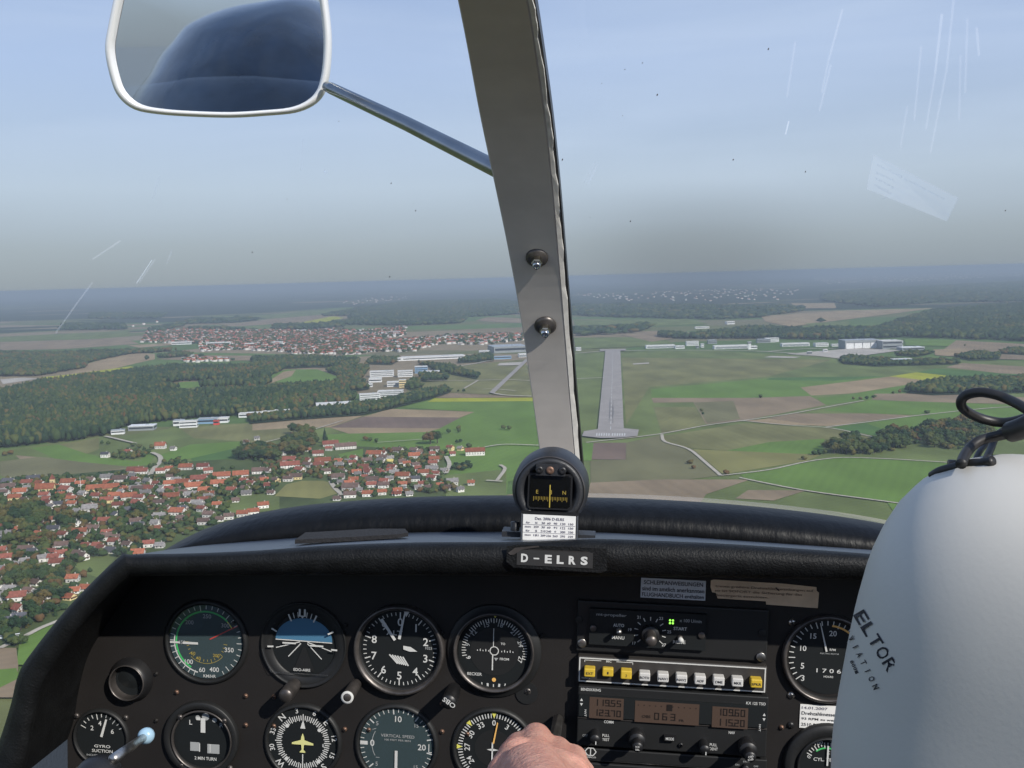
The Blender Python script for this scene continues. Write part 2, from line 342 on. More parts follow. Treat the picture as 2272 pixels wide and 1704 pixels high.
def ribbon(pts, wd, m, name, z=None):
    z = z or FZ[0]; FZ[0] += .02
    P = [gp(x, y, z) for x, y in pts]; Q = []
    for i in range(len(P) - 1):                                # soften the corners
        for k in range(4): Q.append(P[i].lerp(P[i + 1], k / 4))
    Q.append(P[-1])
    for _ in range(2): Q = [Q[0]] + [(Q[i - 1] + Q[i] * 2 + Q[i + 1]) / 4 for i in range(1, len(Q) - 1)] + [Q[-1]]
    vs = []; o = Q[0].copy()
    for i, q in enumerate(Q):
        t = (Q[min(i + 1, len(Q) - 1)] - Q[max(0, i - 1)]).normalized(); nrm = Vector((-t.y, t.x, 0))
        vs += [q - nrm * wd / 2 - o, q + nrm * wd / 2 - o]
    return MB().add(vs, [(2 * i, 2 * i + 2, 2 * i + 3, 2 * i + 1) for i in range(len(Q) - 1)]).build(name, m, world=Matrix.Translation(o), kind='structure')
M_ROAD = mat('road_gravel', (.42, .38, .31), .95, var=.15, scale=.2, spec=.1)
M_ASPH = mat('old_asphalt', (.30, .272, .25), .9, var=.10, scale=.03, detail=8, spec=.2)
for c, s, wd in [('3', '130 903 480 865 700 820 870 800 1100 768 1270 735 1450 703', 5), ('3', '880 800 1100 822 1300 832 1500 878', 4),
    ('3', '1270 830 1450 808 1700 775 1950 748 2100 735 2300 730', 5), ('3', '490 865 495 900 620 930 700 1000 770 1060', 5),
    ('3', '770 1060 1000 1035 1180 992 1340 972 1600 982 1950 1004', 4), ('3', '860 1070 1150 1130 1550 1182 1900 1230', 4),
    ('3', '70 480 220 468 500 464 900 466 1150 480 1350 505', 14), ('3', '1000 470 1160 456 1640 456', 14), ('3', '80 600 210 595', 8),
    ('2', '1500 1255 1620 1235 1870 1245', 5), ('1', '1560 1258 1750 1215 1920 1175 2212 1085', 3.5), ('2', '1600 1370 1640 1392 1580 1470', 5), ('2', '1510 1470 1615 1477', 5),
    ('1', '680 1185 880 1232', 6), ('1', '980 1290 1035 1312 1040 1350 1000 1385 960 1450 945 1480', 7), ('2', '1250 1315 1278 1365 1250 1425', 6),
    ('X', '0 1640 120 1580', 5), ('X', '230 1500 380 1460 620 1330 900 1220 1300 1060', 5), ('V', '1930 1100 1880 1180 1700 1280 1480 1330', 6),
    ('W', '200 1060 420 1240 560 1300 760 1400', 5), ('W', '150 1000 260 930 380 870 620 870', 8), ('Y', '1060 880 1120 980 1240 1090', 6),
    ('X', '460 480 560 330 720 200', 9), ('Y', '620 560 720 560 740 660', 5), ('K', '1440 290 1600 270 1760 235 1900 225', 9), ('K', '1180 410 1660 410 1900 400 2130 412', 6),
    ('K', '1540 480 1660 410', 5), ('K', '1790 520 1900 540 2150 548', 8), ('K', '1700 487 1800 482 1990 500', 5), ('Z', '-20 285 600 240 720 235', 3)]:
    ribbon(pl(c, s), wd, M_ROAD, 'road')
def quad_obj(px, m, name, z):
    P = [gp(x, y, z) for x, y in px]; o = P[0].copy()
    return MB().poly([p - o for p in P]).build(name, m, world=Matrix.Translation(o), kind='structure')
ZR = 3.4
quad_obj(pl('3', '183 862 310 862 292 460 222 460'), M_ASPH, 'runway', ZR)
quad_obj(pl('3', '110 872 120 850 183 840 308 836 380 842 374 872 300 880 200 882'), M_ASPH, 'runway_turning_pad', ZR + .15)
quad_obj(pl('3', '195 469 320 466 318 458 196 460'), M_ASPH, 'runway_turning_pad', ZR + .15)
quad_obj(pl('K', '1760 515 1800 525 2105 230 2075 225'), M_ASPH, 'taxiway', ZR)
M_PAINT = mat('runway_paint', (.55, .54, .52), .8, var=.1, scale=.3)
bm = MB(); o = gp(*cs('3', 246, 866), ZR + .3)
for k in range(12):                                           # threshold bars
    x = 180 + k * 11.6 + (5 if k > 5 else 0)
    P = [gp(*cs('3', a, q), ZR + .3) - o for a, q in ((x - 3, 872), (x + 2.4, 872), (x + 3.6, 860), (x - 1.6, 860))]
    bm.poly(P)
n0 = gp(*cs('3', 246, 850), ZR + .3); n1 = gp(*cs('3', 257, 470), ZR + .3)
t = (n1 - n0).normalized(); nn = Vector((-t.y, t.x, 0)); Ln = (n1 - n0).length; s_ = 20
while s_ < Ln - 40:
    a = n0 + t * s_ - o; c_ = a + t * 30
    bm.poly([a + nn * .5, a - nn * .5, c_ - nn * .5, c_ + nn * .5]); s_ += 60
rb_ = MB()
for off, s0, s1 in ((-3.4, 90, 420), (3.2, 110, 460), (-2.2, 160, 330), (2.4, 150, 380), (-4.6, 200, 300)):
    p0 = n0 + t * s0 - o; p1 = n0 + t * s1 - o; rb_.poly([p0 + nn * (off + .45), p0 + nn * (off - .45), p1 + nn * (off - .3), p1 + nn * (off + .3)])
rb_.build('runway_tyre_marks', mat('tyre_rubber', (.16, .15, .145), .9, var=.2, scale=.2), world=Matrix.Translation(o - Vector((0, 0, .1))), kind='structure')
bm.build('runway_markings', M_PAINT, world=Matrix.Translation(o), kind='structure')
# ------------------------------------------------------------------ woods
def ico(sub):
    bm_ = bmesh.new(); bmesh.ops.create_icosphere(bm_, subdivisions=sub, radius=1.0)
    v = np.array([x.co[:] for x in bm_.verts]); f = np.array([[q.index for q in x.verts] for x in bm_.faces]); bm_.free(); return v, f
IV, IF = ico(2); IV1, IF1 = ico(1)
def inside(P, X, Y):
    r = np.zeros(X.shape, bool); n = len(P)
    for i in range(n):
        x1, y1 = P[i]; x2, y2 = P[(i + 1) % n]
        if y1 == y2: continue
        c = ((y1 > Y) != (y2 > Y)) & (X < (x2 - x1) * (Y - y1) / (y2 - y1) + x1); r ^= c
    return r
def scatter(px, sp, jit=.45):
    P = [gp(x, y)[:2] for x, y in px]; a = np.array(P); x0, y0 = a.min(0); x1, y1 = a.max(0)
    X, Y = np.meshgrid(np.arange(x0, x1, sp), np.arange(y0, y1, sp)); X = X.ravel(); Y = Y.ravel()
    X = X + nrnd.uniform(-jit, jit, X.size) * sp; Y = Y + nrnd.uniform(-jit, jit, Y.size) * sp
    k = inside(P, X, Y); return X[k], Y[k]
def merged(name, V, F, tint, material, **kw):
    me = bpy.data.meshes.new(name); nv = len(V); nf = len(F)
    me.vertices.add(nv); me.vertices.foreach_set('co', V.astype(np.float32).ravel())
    me.loops.add(nf * F.shape[1]); me.loops.foreach_set('vertex_index', F.astype(np.int32).ravel())
    me.polygons.add(nf); me.polygons.foreach_set('loop_start', np.arange(0, nf * F.shape[1], F.shape[1], dtype=np.int32))
    me.polygons.foreach_set('loop_total', np.full(nf, F.shape[1], np.int32))
    me.update(calc_edges=True); me.validate()
    if tint is not None: at = me.attributes.new('tint', 'FLOAT', 'POINT'); at.data.foreach_set('value', tint.astype(np.float32))
    me.materials.append(material); o = link(bpy.data.objects.new(name, me)); return tag(o, **kw)
def crowns(X, Y, r, h, z0=0.0, conif=.45, tbias=0.0, fine=False):
    """one lumpy crown per point, all in one array; h is the tree height"""
    hv = 1 + .12 * np.sin(X * .017 + Y * .009) * np.sin(Y * .019); h = h * hv
    n = len(X); base, faces = (IV, IF) if fine else (IV1, IF1)
    T = []
    for k in range(6):
        g = np.random.default_rng(k + 3); v = base.copy()
        if k < 3: v = v * (1 + .22 * g.standard_normal(len(v)))[:, None]; v[:, 2] *= 1.0
        else: s = np.clip(1.0 - (v[:, 2] + 1) / 2, .0, 1) ** .8 + .04; v[:, :2] *= (s * 1.15 * (1 + .2 * g.standard_normal(len(v))))[:, None]
        T.append(v)
    T = np.array(T); kind = np.where(nrnd.random(n) < conif * (1 + .9 * np.sin(X * .009 + 1) * np.sin(Y * .012)), nrnd.integers(3, 6, n), nrnd.integers(0, 3, n))
    v = T[kind]; ang = nrnd.random(n) * 6.28; c, s = np.cos(ang)[:, None], np.sin(ang)[:, None]
    rr = (r * nrnd.uniform(.75, 1.3, n))[:, None]; hh = (h * nrnd.uniform(.78, 1.18, n))[:, None]
    x = (v[:, :, 0] * c - v[:, :, 1] * s) * rr + X[:, None]; y = (v[:, :, 0] * s + v[:, :, 1] * c) * rr + Y[:, None]
    z = z0 + hh * (.56 + .44 * v[:, :, 2])
    V = np.stack([x, y, z], -1).reshape(-1, 3); F = (faces[None] + (np.arange(n) * base.shape[0])[:, None, None]).reshape(-1, 3)
    t = np.where(kind >= 3, nrnd.uniform(0, .35, n), nrnd.uniform(.15, .95, n) ** 1.3) + tbias + .22 * np.sin(X * .011 + 2 * np.sin(Y * .006)) * np.sin(Y * .013 + 1.5 * np.sin(X * .005))
    return V, F, np.repeat(t, base.shape[0])
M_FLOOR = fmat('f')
def wood(label, polys, sp, r, h, conif=.45, tb=0.0, floor=True, clip=0):
    Vs, Fs, Ts, off = [], [], [], 0
    for cp, s in polys:
        X, Y = scatter(pl(cp, s), sp)
        if clip and len(X):
            vx = X - EYE.x; vy = Y - EYE.y; vz = clip * h - EYE.z; dd = vx * FW.x + vy * FW.y + vz * FW.z
            k = inside(pl(cp, s), CX + FPX * (vx * CR.x + vy * CR.y + vz * CR.z) / dd, CY - FPX * (vx * CU.x + vy * CU.y + vz * CU.z) / dd); X = X[k]; Y = Y[k]
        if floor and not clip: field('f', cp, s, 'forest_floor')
        if len(X) == 0: continue
        V, F, T = crowns(X, Y, r, h, conif=conif, tbias=tb); Vs.append(V); Fs.append(F + off); Ts.append(T); off += len(V)
    V = np.concatenate(Vs); print('wood', label, len(V) // len(IV1))
    merged('forest', V, np.concatenate(Fs), np.concatenate(Ts), M_LEAFA, label=label, cat='forest', kind='stuff')
FZ[0] = 2.05
wood('wide mixed forest on the left between the village fields and the distant town', [
    ('1', '-120 890 0 870 250 815 640 770 850 745 1100 715 1850 720 1860 750 1700 825 1400 830 1200 832 975 858 1180 885 1400 860 1560 850 2130 820 2212 840 2300 900 2330 930 2212 990 2030 1000 1870 1035 1540 1060 1280 1070 1110 1090 1000 1100 830 1130 670 1190 480 1220 200 1248 -120 1285')], 9.0, 6.3, 19, clip=.95)
wood('small dark wood beside the long brown field at the left edge', [('1', '-60 640 550 630 850 620 870 650 560 718 550 750 250 800 -60 805'), ('1', '870 690 950 665 975 690 900 705'), ('T', '460 462 620 432 730 450 745 480 460 492'), ('T', '700 410 720 430 440 452 280 462 0 512 0 430 300 420')], 12, 8.5, 17, clip=.9)
wood('belt of trees along the edge of the industrial estate', [('2', '-20 1075 200 1055 420 1022 800 985 1000 935 1255 878 1275 905 1130 950 900 1008 700 1050 300 1078 -20 1105')], 8, 5.5, 13, .15)
wood('trees between the white office buildings and the forest', [('2', '480 770 620 740 760 745 720 800 690 830 760 880 640 900 540 860 560 800'), ('2', '0 690 330 680 700 700 640 745 400 740 200 750 0 790'), ('2', '980 870 1060 830 1100 870 1020 890'), ('2', '1080 800 1250 800 1260 825 1100 835'), ('2', '760 690 960 690 900 725 740 720'), ('2', '1380 690 1540 660 1560 700 1320 715')], 11, 7, 14, .25)
wood('dark wedge of trees beside the airfield buildings', [('2', '1060 718 1250 738 1465 800 1450 818 1300 790 1190 775 1150 740')], 9, 6, 14, .3)
wood('hedge and brush around the fuel depot on the airfield edge', [('3', '1330 512 1370 500 1500 512 1900 520 1900 532 1500 542 1350 530'), ('3', '1880 497 1990 476 2100 490 2090 510 1950 514'), ('3', '2090 482 2150 462 2300 466 2300 494'), ('3', '1600 488 1660 476 1780 480 1700 496')], 10, 6.5, 11, .1)
wood('row of woodland behind the pinkish strip field on the right', [('3', '1650 668 1700 640 1790 628 2000 612 2300 600 2300 665 1990 672 1780 678')], 10, 7.5, 15, .2)
wood('long wood behind the airfield hangars', [('3', '455 402 480 372 620 380 900 348 1160 354 1500 350 1660 300 1790 266 2300 230 2300 428 1900 412 1640 405 1300 418 1000 412 560 412')], 18, 12.5, 21, .6, -.1, clip=.8)
wood('distant wooded ridge beyond the town', [('2', '360 412 700 352 1000 312 1600 302 1730 320 1740 400 1400 420 1350 460 1000 475 560 470 480 450 700 412'), ('T', '1250 285 1300 242 1500 245 1750 228 1800 270 1500 292'), ('T', '650 265 880 262 1190 285 1100 300 700 290')], 26, 18, 22, .6, -.1, clip=.8)
wood('scattered far woods near the horizon', [('T', '300 310 480 262 700 217 1100 197 1240 216 1050 240 700 252 500 302'), ('T', '0 168 550 168 500 212 0 216'), ('T', '-200 242 240 242 250 292 -200 296'),
    ('3', '60 248 300 242 700 247 1160 252 1160 280 950 312 700 322 350 312 70 302'), ('3', '70 352 450 337 460 352 350 386 80 400'), ('3', '1250 192 1500 172 2300 132 2300 235 1800 240 1500 262 1250 232'), ('3', '1150 322 1370 310 1390 326 1160 338')], 38, 26, 24, .6, -.1, clip=.7)
# ------------------------------------------------------------------ single trees
def tree_mesh(seed, conifer=False):
    g = np.random.default_rng(seed); V = []; F = []; off = 0
    # leaf clumps spread through lobes of the crown
    lobes = [(0, 0, .60, .34)] + [(*(g.uniform(-.30, .30, 2)), g.uniform(.38, .82), g.uniform(.16, .27)) for _ in range(9)]
    if conifer: lobes = [(0, 0, z, .25 * (1.05 - z)) for z in np.linspace(.18, .98, 12)]
    for lx, ly, lz, lr in lobes:
        v = IV1 * lr * .80 * (1 + .16 * g.standard_normal(len(IV1)))[:, None] + np.array([lx, ly, lz]); V.append(v); F.append(IF1 + off); off += len(v)
        m = 46 if not conifer else 26
        d = g.standard_normal((m, 3)); d /= np.linalg.norm(d, axis=1)[:, None]
        c = d * lr * g.uniform(.75, 1.12, m)[:, None] * (np.array([1, 1, .8])) + np.array([lx, ly, lz])
        for k in range(m):
            a = g.standard_normal(3); a /= np.linalg.norm(a); b_ = np.cross(a, d[k] + g.normal(0, .5, 3)); b_ /= np.linalg.norm(b_) + 1e-6
            s = lr * g.uniform(.13, .26); V.append(np.array([c[k] - a * s, c[k] + b_ * s, c[k] + a * s * .9])); F.append(np.array([[0, 1, 2]]) + off); off += 3
    V = np.concatenate(V); F = np.concatenate(F); me = bpy.data.meshes.new('crown')
    me.from_pydata(V.tolist(), [], F.tolist()); me.materials.append(M_LEAFO); me.update(); return me
def trunk_mesh(seed, conifer=False):
    g = random.Random(seed); b = MB(); b.tube([(0, 0, 0), (.01, 0, .25), (0, .01, .55)], [.035, .026, .014], 7)
    for k in range(0 if conifer else 5):
        a = g.uniform(0, 6.28); b.tube([(0, 0, .22 + .05 * k), (.13 * math.cos(a), .13 * math.sin(a), .42 + .05 * k), (.22 * math.cos(a), .22 * math.sin(a), .58 + .04 * k)], [.014, .009, .005], 5)
    me = bpy.data.meshes.new('trunk'); me.from_pydata(b.v, [], b.f); me.materials.append(M_BARK); return me
TCR = [tree_mesh(k) for k in range(5)] + [tree_mesh(20 + k, True) for k in range(2)]
TTR = [trunk_mesh(k) for k in range(5)] + [trunk_mesh(9, True)] * 2
ORD = ['', 'second ', 'third ', 'fourth ', 'fifth ', 'sixth ', 'seventh ', 'eighth ', 'ninth ', 'tenth ', 'eleventh ', 'twelfth ', 'thirteenth ', 'fourteenth ', 'fifteenth ', 'sixteenth ', 'seventeenth ', 'eighteenth ', 'nineteenth ', 'twentieth ']
def ordn(i):
    if i < len(ORD): return (ORD[i] if i else 'first ')
    return 'number %d ' % (i + 1)
TREES = []        # (x, y, height, kind, zone)
def add_tree(px, py, h, kind=None, zone=None):
    p = gp(px, py, 1.5); TREES.append([p.x, p.y, h, rnd.choice((0, 1, 2, 3, 4)) if kind is None else kind, zone])
HOUSES = []
def hl(c, s, zone=None):
    for it in s.split(';'):
        it = it.split()
        if not it: continue
        x, y = cs(c, float(it[0]), float(it[1])); HOUSES.append([x, y, float(it[2]) * CROPS[c][2], it[3], float(it[4]) if len(it) > 4 else rnd.uniform(-14, 16)])
hl('V', '130 470 190 d;510 425 180 d 15;420 485 170 r 5;120 555 210 b 10;45 600 110 g;310 625 200 o 10;230 715 190 oY 5;880 530 110 o -20;1050 480 210 o 8;1010 590 210 r -25;1090 690 120 r -40;1240 500 150 o;1450 580 240 oY 8;1700 565 250 oY 8;1920 575 130 oY -30;1760 685 190 o 12;1640 755 190 rY 8;790 840 100 g -30;900 815 130 d 10;1190 935 170 g -35;1380 880 230 g 16;1840 430 210 b 8;1640 405 190 g 16;2080 300 270 r 5;2090 580 200 g 10;1980 700 250 o 10;1810 830 170 r 14;2100 800 190 r -30;1780 960 100 d -35;870 1045 140 o 8;240 1190 70 o;220 1330 120 o;820 1195 170 d 8;970 1280 150 r -15;1225 1240 200 o 2;1430 1190 180 b 6;1600 1070 170 r 12;1600 1320 210 b 14;1770 1310 140 b 8;1490 1430 110 r;1560 1470 110 r -30;1320 1435 130 r;580 1345 110 r')
hl('X', '80 255 190 r 6;260 345 110 g -30;380 290 120 g 14;40 410 110 g;400 130 210 b 10;590 470 130 b -25;670 260 170 g 30;830 250 160 r 5;940 190 170 r 10;870 330 200 r 12;600 540 200 g 4;1120 570 180 o 6;1150 740 110 o;1310 700 120 o;1070 840 120 oY -25;270 850 260 r 10;90 830 180 g 30;440 745 150 b;580 940 150 r 5;590 780 60 g;300 1170 200 d 12;130 1230 190 d 8;30 1240 110 b;1190 170 130 b;560 620 110 b -30;0 600 90 b;0 1000 100 b;220 1210 90 b')
hl('W', '390 55 160 o 5;100 450 190 r 4;390 440 140 r;520 405 120 o;780 385 220 o 6;1040 375 190 r 6;1120 435 150 r;1330 520 280 o 10;1620 500 250 o 4;1890 445 210 b 6;1960 540 100 b -30;2150 570 110 bY -35;530 640 190 o 8;720 625 240 o 8;980 570 260 r 6;900 680 300 o 12;1060 740 180 o 10;1280 635 240 o 6;1480 735 170 r;1670 590 140 r -30;1780 630 120 r -30;2030 645 120 r;200 715 200 r -12;320 620 100 r;60 640 110 g;400 690 110 g -30;60 850 170 r;560 840 250 o 8;40 720 190 b;850 810 200 g 8;1040 890 160 r;1260 960 140 o -10;650 1070 240 o -4;730 1020 150 d;1130 1110 170 b -10;1300 1170 130 b;1050 1220 190 b -5;1440 1140 150 b;1650 1100 190 o 10;1810 1070 170 o 10;1960 970 170 o 12;340 1310 130 o;210 1560 170 r 5;380 1570 80 g;570 1260 100 b;700 1150 90 b;480 1000 90 b;1540 880 80 b')
hl('Y', '330 445 70 g -60;720 385 100 o;1060 305 260 r 5;1290 350 370 b 8;1040 375 110 r;870 450 180 r 4;430 550 220 r 5;440 640 330 r 5;590 700 170 r -30;940 570 270 o 5;880 630 170 r;1420 520 150 r -35;1730 460 260 o -6;1860 440 110 r -30;1620 560 170 b;1560 665 180 r 5;1460 740 160 o 5;1590 800 90 r;990 725 150 b;1180 815 220 b;60 720 170 b;220 860 120 bY -35;100 930 120 r;410 840 150 b;530 810 200 bY 5;1700 860 220 b 2;1690 930 160 r;1370 970 270 b 4;1880 935 180 b 4;1960 695 100 r;1850 735 100 r;1630 1070 180 o 2;1850 1045 140 o 2;1360 1085 200 b 4;2080 1055 80 r;1800 705 80 r;1400 590 120 r;1720 590 90 g -30;1500 1000 90 g;1160 1130 90 b;1220 880 110 g;150 1040 90 b')
hl('Z', '290 405 190 b -25;550 405 170 b -35;550 485 190 o 2;860 385 160 b 4;1100 360 110 rY -40;1255 360 80 gY -30;1130 440 100 r;1480 430 340 o 6;850 540 180 o;830 600 150 r;430 605 120 o;820 690 210 g;690 745 190 o 0;370 795 240 o 2;240 745 150 g;160 700 100 r;560 840 170 d;1130 885 190 g 2;1420 885 120 o;370 925 130 o;180 560 100 yY -10;620 420 90 b;940 925 100 o;600 960 70 g;270 1055 80 r;820 440 60 r;470 1060 70 g;1250 985 60 g;760 960 80 b;1000 700 70 g;60 940 150 b;660 900 70 r;1060 960 70 b')
hl('1', '1035 1240 70 o;830 1283 48 r;680 1302 58 d;1120 1258 38 g;1660 1192 24 g;1590 1215 30 b')
# distant town, the part of it that shows largest
TOWNP = [('T', '400 302 700 285 1000 290 1500 300 1720 285 1900 300 2212 265 2212 330 2080 350 1700 355 2212 372 2212 450 1900 440 1500 455 1200 440 1000 430 780 445 760 400 1100 400 500 385 360 380'),
         ('K', '0 20 500 10 900 60 1400 20 2080 0 2060 60 1750 100 1300 100 1100 160 850 150 620 190 0 180'), ('T', '640 505 740 480 900 490 1010 510 700 522')]
far = []
for k, (cp, s) in enumerate(TOWNP):
    X, Y = scatter(pl(cp, s), 34 if k < 2 else 28, .5); far += list(zip(X, Y))
far.sort(key=lambda p: p[0] ** 2 + p[1] ** 2)
EXTRA = [('3', '60 200 350 195 700 175 1060 172 1160 180 1050 228 700 235 300 232'), ('T', '245 240 400 228 560 225 520 260 250 290'), ('2', '520 330 640 312 850 285 1000 285 1010 298 620 345'),
         ('3', '1200 120 1500 112 2212 90 2212 110 1700 140 1250 150'), ('3', '330 270 480 262 600 290 400 300'), ('2', '1900 380 2212 370 2212 420 1950 400')]
far2 = []
for cp, s in EXTRA:
    X, Y = scatter(pl(cp, s), 300, .5); far2 += list(zip(X, Y))
ROOFC = {'o': (.28, .096, .052), 'r': (.205, .070, .048), 'b': (.13, .085, .07), 'g': (.2, .185, .175), 'd': (.075, .075, .085), 'y': (.6, .5, .16)}
RN = {'o': 'orange', 'r': 'red', 'b': 'brown', 'g': 'grey', 'd': 'dark slate', 'y': 'yellow'}
M_RF = {k: mat('roof_tiles_' + RN[k].replace(' ', '_'), c, .9, var=.2, scale=.35, objrand=.3, detail=6, spec=.2) for k, c in ROOFC.items()}
M_WW = mat('white_render', (.66, .64, .60), .9, var=.12, scale=.3, spec=.2, objrand=.22); M_WY = mat('yellow_render', (.72, .58, .30), .9, var=.06, scale=.3, spec=.2)
M_WIN = mat('window_pane', (.03, .035, .045), .15, spec=.6); M_WOOD = mat('balcony_wood', (.12, .06, .03), .8, var=.2, scale=1)
M_CH = mat('chimney_render', (.55, .5, .45), .9)
def house_parts(Ln, D, H, rh, code, tall=False):
    wall = MB(); x, y = Ln / 2, D / 2
    vs = [(-x, -y, -2), (x, -y, -2), (x, y, -2), (-x, y, -2), (-x, -y, H), (x, -y, H), (x, y, H), (-x, y, H), (-x, 0, H + rh), (x, 0, H + rh)]
    wall.add(vs, [(0, 1, 5, 4), (2, 3, 7, 6), (1, 2, 6, 9, 5), (3, 0, 4, 8, 7)])
    ov = .85; roof = MB(); hx = x + ov; k = rh / y; ey = y + ov; ez = H - ov * k + .25; tz = H + rh + .25; th = .28
    for sgn in (-1, 1):
        a = [(-hx, sgn * ey, ez), (hx, sgn * ey, ez), (hx, 0, tz), (-hx, 0, tz)]; b_ = [(p[0], p[1], p[2] - th) for p in a]
        roof.add(a + b_, [(0, 1, 2, 3), (7, 6, 5, 4), (0, 4, 5, 1), (1, 5, 6, 2), (3, 7, 4, 0)] if sgn < 0 else [(3, 2, 1, 0), (4, 5, 6, 7), (1, 5, 4, 0), (2, 6, 5, 1), (0, 4, 7, 3)])
    wins = []; n = max(2, int(Ln / 4))
    for fl in range(2 if H > 4.4 else 1):
        z = 1.6 + fl * 2.7
        for i in range(n):
            xx = -x + (i + .5) * Ln / n; wins.append(((xx, -y - .02, z), (1.2, .12, 1.3)))
        for yy in (-D / 4, D / 4):
            wins.append(((x + .02, yy, z), (.12, 1.1, 1.3))); wins.append(((-x - .02, yy, z), (.12, 1.1, 1.3)))
    bal = MB(); bal.box((x + .55, 0, 2.9 if H > 4.4 else 2.2), (1.0, D * .8, .75))
    ch = MB().box((Ln * .18, D * .12, H + rh + .3), (.7, .7, 1.8))
    return wall, roof, wins, bal, ch
HC = {}
def house(Ln, D, H, rh, code):
    """returns (wall, roof, window, balcony, chimney) meshes, shared between houses of one size"""
    key = (round(Ln / 2), round(D / 2), round(H * 2), code)
    if key in HC: return HC[key]
    Ln = key[0] * 2; D = max(6, key[1] * 2); wall, roof, wins, bal, ch = house_parts(Ln, D, key[2] / 2, rh, code)
    def me(b, nm, m):
        q = bpy.data.meshes.new(nm); q.from_pydata(b.v, [], b.f); q.materials.append(m); q.update(); return q
    wm = MB().box((0, 0, 0), (1, 1, 1)); r = (me(wall, 'wall', M_WY if 'Y' in code else M_WW), me(roof, 'roof', M_RF[code[0]]), wins, me(bal, 'balcony', M_WOOD), me(ch, 'chimney', M_CH))
    HC[key] = r; return r
WINM = MB().box((0, 0, 0), (1, 1, 1)); WINME = bpy.data.meshes.new('window'); WINME.from_pydata(WINM.v, [], WINM.f); WINME.materials.append(M_WIN)
LANDM = [('beside the church', 'V', 700, 560), ('round the white maypole', 'V', 1400, 620), ('at the left edge of the village', 'V', 120, 600), ('near the big leafy wood at left', 'V', 250, 1250),
  ('along the lane below the village centre', 'V', 1500, 1350), ('next to the large leaning oaks', 'V', 900, 1150), ('on the street into the fields', 'W', 300, 500), ('along the upper field edge', 'W', 1000, 400),
  ('in the dense village centre', 'W', 850, 720), ('near the village meadow', 'W', 1500, 1000), ('around the sandy yard', 'W', 400, 950), ('just above the dark coaming', 'W', 1150, 1150),
  ('beside the bottom left road', 'X', 350, 1150), ('at the bottom left corner', 'X', 100, 900), ('left of the panel corner', 'X', 1150, 680), ('by the large white guesthouse', 'X', 750, 280), ('below the orchard lawn', 'W', 300, 1450),
  ('among the farm barns', 'Y', 500, 620), ('by the tall trees behind the farms', 'Y', 950, 380), ('above the olive hollow', 'Y', 250, 880), ('along the curving lane', 'Y', 1250, 900),
  ('in the middle of the right hamlet', 'Y', 1650, 620), ('low in the right hamlet', 'Y', 1700, 980), ('at the top of the right hamlet', 'Z', 450, 420), ('near the yellow gabled house', 'Z', 1150, 420),
  ('in the garden quarter', 'Z', 450, 800), ('near the white track fork', 'Z', 1300, 900), ('in the hamlet out on the green fields', '1', 950, 1270), ('in the fields right of the runway', '3', 1300, 900), ('in the fields at far right', '3', 1700, 800), ('in the green fields left of the post', '2', 1400, 1180)]
LANDM = [(n, *cs(c, x, y)) for n, c, x, y in LANDM]
def zone_of(px, py):
    return min(LANDM, key=lambda l: (l[1] - px) ** 2 + ((l[2] - py) * 1.6) ** 2)[0]
def split_big(d):
    o = []
    for (adj, zn), li in d.items():
        if len(li) <= 12: o.append(((adj, zn), li)); continue
        li = sorted(li, key=lambda t: t[2]); k = math.ceil(len(li) / 12)
        nm = {2: ['far row', 'near row'], 3: ['far row', 'middle row', 'near row'], 4: ['farthest row', 'second row', 'third row', 'nearest row']}[min(k, 4)]
        k = len(nm); s = math.ceil(len(li) / k)
        for i in range(k): o.append(((adj, zn + ', ' + nm[i]), li[i * s:(i + 1) * s]))
    return o
def label_all(items, noun):
    """items: (obj, px, py, adjective) -> labels that count from the left inside each named spot"""
    d = {}
    for it in items: d.setdefault((it[3], zone_of(it[1], it[2])), []).append(it)
    for (adj, zn), li in split_big(d):
        li.sort(key=lambda t: t[1])
        for i, t in enumerate(li):
            t[0]['label'] = ('%s%s %s' % (adj + ' ', noun, zn)) if len(li) == 1 else ('%s%s %s %s, from left' % (ordn(i), adj, noun, zn))
hitems = []; FOOT = []
def make_house(x, y, Ln, D, H, rh, code, yaw, windows=True, bal=False):
    z = 1.6; M = Matrix.Translation((x, y, z)) @ Matrix.Rotation(yaw, 4, 'Z')
    r = empty('house', M, None, 'house', 'houses of the village and town'); wall, roof, wins, bm_, ch = house(Ln, D, H, rh, code)
    o = bpy.data.objects.new('wall', wall); link(o); o.parent = r
    ro = bpy.data.objects.new('roof', roof); link(ro); ro.parent = r
    if windows:
        for c, d in wins:
            q = bpy.data.objects.new('window', WINME); link(q); q.parent = r; q.matrix_local = Matrix.Translation(c) @ Matrix.Diagonal((*d, 1))
        q = bpy.data.objects.new('chimney', ch); link(q); q.parent = ro
        if bal: q = bpy.data.objects.new('balcony', bm_); link(q); q.parent = r
    px, py, _ = proj((x, y, z)); FOOT.append((x, y, max(Ln, D) / 2 + 1))
    hitems.append((r, px, py, ('small ' if Ln < 9 else 'long ' if Ln > 20 else '') + RN[code[0]] + '-roofed' + (' cream-walled' if 'Y' in code else ' white')))
    return r
for px, py, wpx, code, yaw in HOUSES:
    p = gp(px, py + 2, 4.0); dist = (p - EYE).length; Ln = max(7, wpx * dist / FPX * .86); D = min(13, max(7, Ln * .68)); H = 4.6 if Ln > 9 else 2.8
    if Ln > 24: H = 5.6
    make_house(p.x, p.y, Ln, D, H, D * .34, code, R_(yaw + rnd.uniform(-9, 9)), True, rnd.random() < .4)
